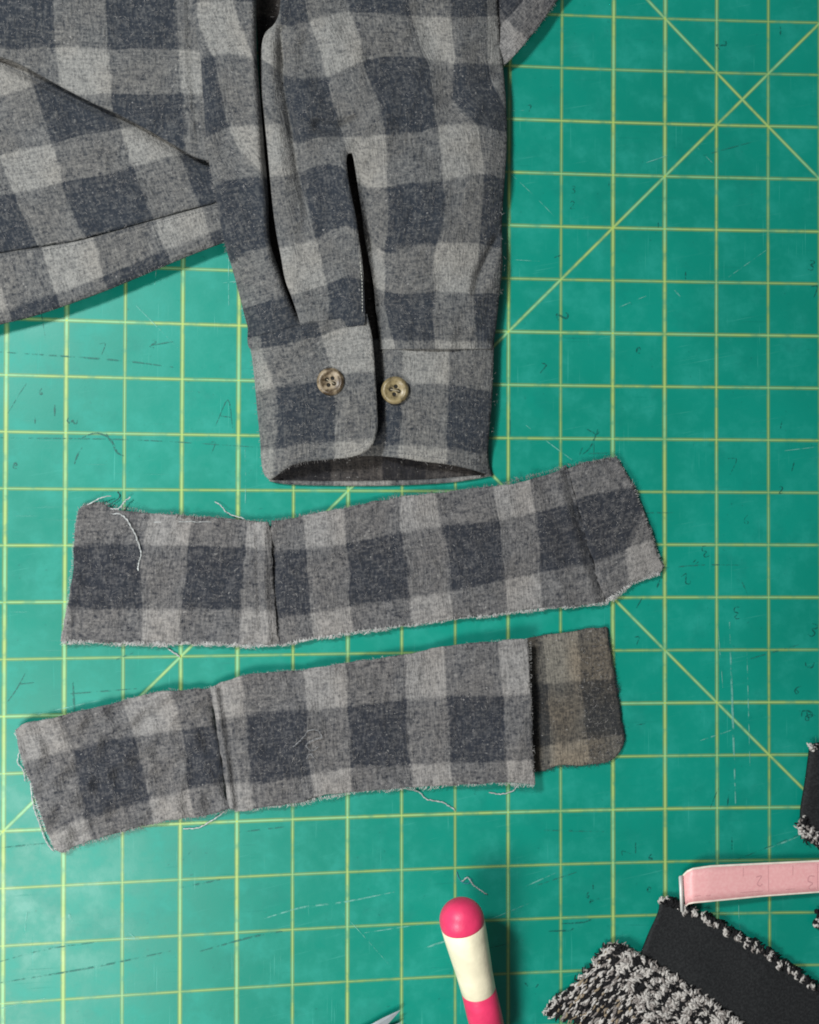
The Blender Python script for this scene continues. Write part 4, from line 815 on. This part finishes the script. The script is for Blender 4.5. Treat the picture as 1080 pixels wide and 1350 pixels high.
def fn(r, k):
    s = (k % 22+r.uniform(-.16, .16)+.3*math.sin((k % 22)*5))/22; p, T = along(TE, min(.999, max(0.1, s))); N = np.array([T[1], -T[0]]); p = p + N*r.uniform(-5, 1); return p[0], p[1], 11.5, math.atan2(T[1], T[0])+r.normal(.9, .5)
loops(WB, fn, 130, 4, 5, 10, 1.35, [0, .72, .28, 0], 'tweed_edge')
def fn(r, k): return 874+r.uniform(-4, 8), 1188+r.uniform(-3, 3), 9, r.uniform(0, 3)
loops(WB, fn, 12, 5, 4, 8, 1.6, [.4, .4, .2, 0], 'tweed_edge')

TW = empty('tweed_scrap', W(840, 1310), 'nubbly black and white tweed scrap with a frayed pointed left corner', 'fabric scrap')
TWP = [(806, 1245, 1), (828, 1251), (843, 1264), (880, 1286), (910, 1305), (947, 1331), (985, 1360), (1000, 1420, 1), (820, 1420, 1), (765, 1350), (745, 1340), (720, 1332, 1), (735, 1320), (752, 1308), (773, 1286), (791, 1265)]
zTW = lambda x, y: 9 + 5*np.exp(-(seg_dist(x, y, [(820, 1255), (845, 1300), (870, 1360)])/22)**2) + wavy(x, y, .8, 40, 63)
sheet('backing', TWP, zTW, 5, YB, TW, step=5)
TWL = smooth_loop(TWP, 6)
def fn(r, k):
    for _ in range(20):
        x, y = r.uniform(722, 860), r.uniform(1245, 1362)
        if x < 800 + (y-1245)*.55 and inside(np.array([x]), np.array([y]), TWL)[0]: break
    else: return None, 0, 0, 0
    # yarns lie in slanting ribs
    u = x*.76 + y*.65; v = -x*.65+y*.76; kk = round(u/5.2); u = kk*5.2 + r.normal(0, .7) + 1.2*math.sin(v/9); x, y = u*.76-v*.65, u*.65+v*.76
    c = (0 if r.rand() < .9 else 2) if kk % 2 else r.choice([1, 1, 1, 2, 3, 0, 0])
    return x, y, float(zTW(np.array([x]), np.array([y]))[0])+(.9 if kk % 2 else 1.5), math.atan2(.76, -.65)+r.normal(0, .12), c
loops(TW, fn, 1250, 7, 9, 17, 1.45, [.40, .34, .12, .14])
def fn(r, k):
    for _ in range(30):
        x, y = r.uniform(795, 985), r.uniform(1250, 1362)
        if x > 798 + (y-1245)*.50 and inside(np.array([x]), np.array([y]), TWL)[0]: break
    else: return None, 0, 0, 0
    t = float(wavy(np.array([x]), np.array([y]), 1., 17, 91)[0]) + r.normal(0, .12)
    return x, y, float(zTW(np.array([x]), np.array([y]))[0])+r.uniform(0, 1.5)+(1.2 if t > .12 else 0), math.atan2(.6, .75)+r.normal(0, .7) if t > .12 else r.uniform(0, 3.1), (r.choice([1, 1, 1, 2]) if t > .12 else r.choice([0, 0, 0, 2]) if r.rand() < .5 else 0)
loops(TW, fn, 1500, 8, 7, 15, 1.55, [.60, .31, .09, 0])
TWE = np.array([(806, 1247), (828, 1252), (843, 1264), (880, 1286), (947, 1331), (985, 1360)], float)
def fn(r, k):
    p, T = along(TWE, r.uniform(0, 1)); N = np.array([T[1], -T[0]]); p = p+N*r.uniform(-4, 3); return p[0], p[1], 11, math.atan2(T[1], T[0])+r.normal(1.3, .4)
loops(TW, fn, 200, 9, 6, 12, 1.5, [.2, .55, .25, 0])
TWF = np.array([(722, 1332), (752, 1308), (773, 1286), (791, 1265), (806, 1246)], float)
def fn(r, k):
    p, T = along(TWF, r.uniform(0, 1)); N = np.array([T[1], -T[0]]); p = p+N*r.uniform(-3, 4); return p[0], p[1], 8, math.atan2(T[1], T[0])+math.pi/2+r.normal(0, .6)
loops(TW, fn, 80, 10, 6, 12, 1.7, [.4, .4, .2, 0])
def fn(r, k): return 731+r.uniform(-9, 10), 1332+r.uniform(-5, 6), 6, r.normal(.1, .5)
loops(TW, fn, 16, 12, 8, 16, 1.5, [.3, .6, .1, 0])

T2 = empty('black_waistband', W(1085, 1050), 'black band scrap with tweed lower edge, cut off by the right edge above the tape', 'fabric scrap')
P2 = [(1069, 982, 1), (1100, 975, 1), (1190, 1000, 1), (1180, 1130, 1), (1080, 1112, 1), (1056, 1090, 1), (1057, 1066), (1063, 1029)]
zT2 = lambda x, y: 11 - 3*np.exp(-seg_dist(x, y, [(1069, 982), (1063, 1029), (1055, 1090)])/3) + wavy(x, y, .5, 50, 66)
sheet('band', P2, zT2, 4, BLK, T2, tps({0: [(1069, 984), (1190, 1000)], 1: [(1057, 1090), (1180, 1130)]}), tps({0: [(1069, 984), (1057, 1090)], 1: [(1190, 1000), (1180, 1130)]}), 4)
E2 = np.array([(1056, 1082), (1064, 1098), (1080, 1106), (1110, 1118), (1170, 1132)], float)
def fn(r, k):
    p, T = along(E2, r.uniform(0, 1)); N = np.array([T[1], -T[0]]); p = p-N*r.uniform(-6, 7); return p[0], p[1], 9+r.uniform(0, 3), r.uniform(0, 3.1)
loops(T2, fn, 330, 14, 6, 12, 1.6, [.45, .40, .15, 0], 'tweed_edge')
def fn(r, k): return 1071+r.uniform(-3, 5), 985+r.uniform(-4, 5), 11, r.uniform(0, 3)
loops(T2, fn, 12, 15, 4, 8, 1.6, [.3, .5, .2, 0], 'tweed_edge')
T3 = empty('tweed_scrap', W(1095, 1215), 'small black and white tweed tuft at the right edge under the tape measure', 'fabric scrap')
zT3 = lambda x, y: 7 + 0*x
sheet('backing', [(1080, 1200, 1), (1130, 1195, 1), (1140, 1235, 1), (1085, 1228, 1)], zT3, 4, YB, T3, step=6)
def fn(r, k): return 1076+abs(r.normal(4, 18)), 1213+r.uniform(-12, 12), 8, r.uniform(0, 3)
loops(T3, fn, 60, 16, 5, 9, 1.9, [.6, .3, .1, 0])
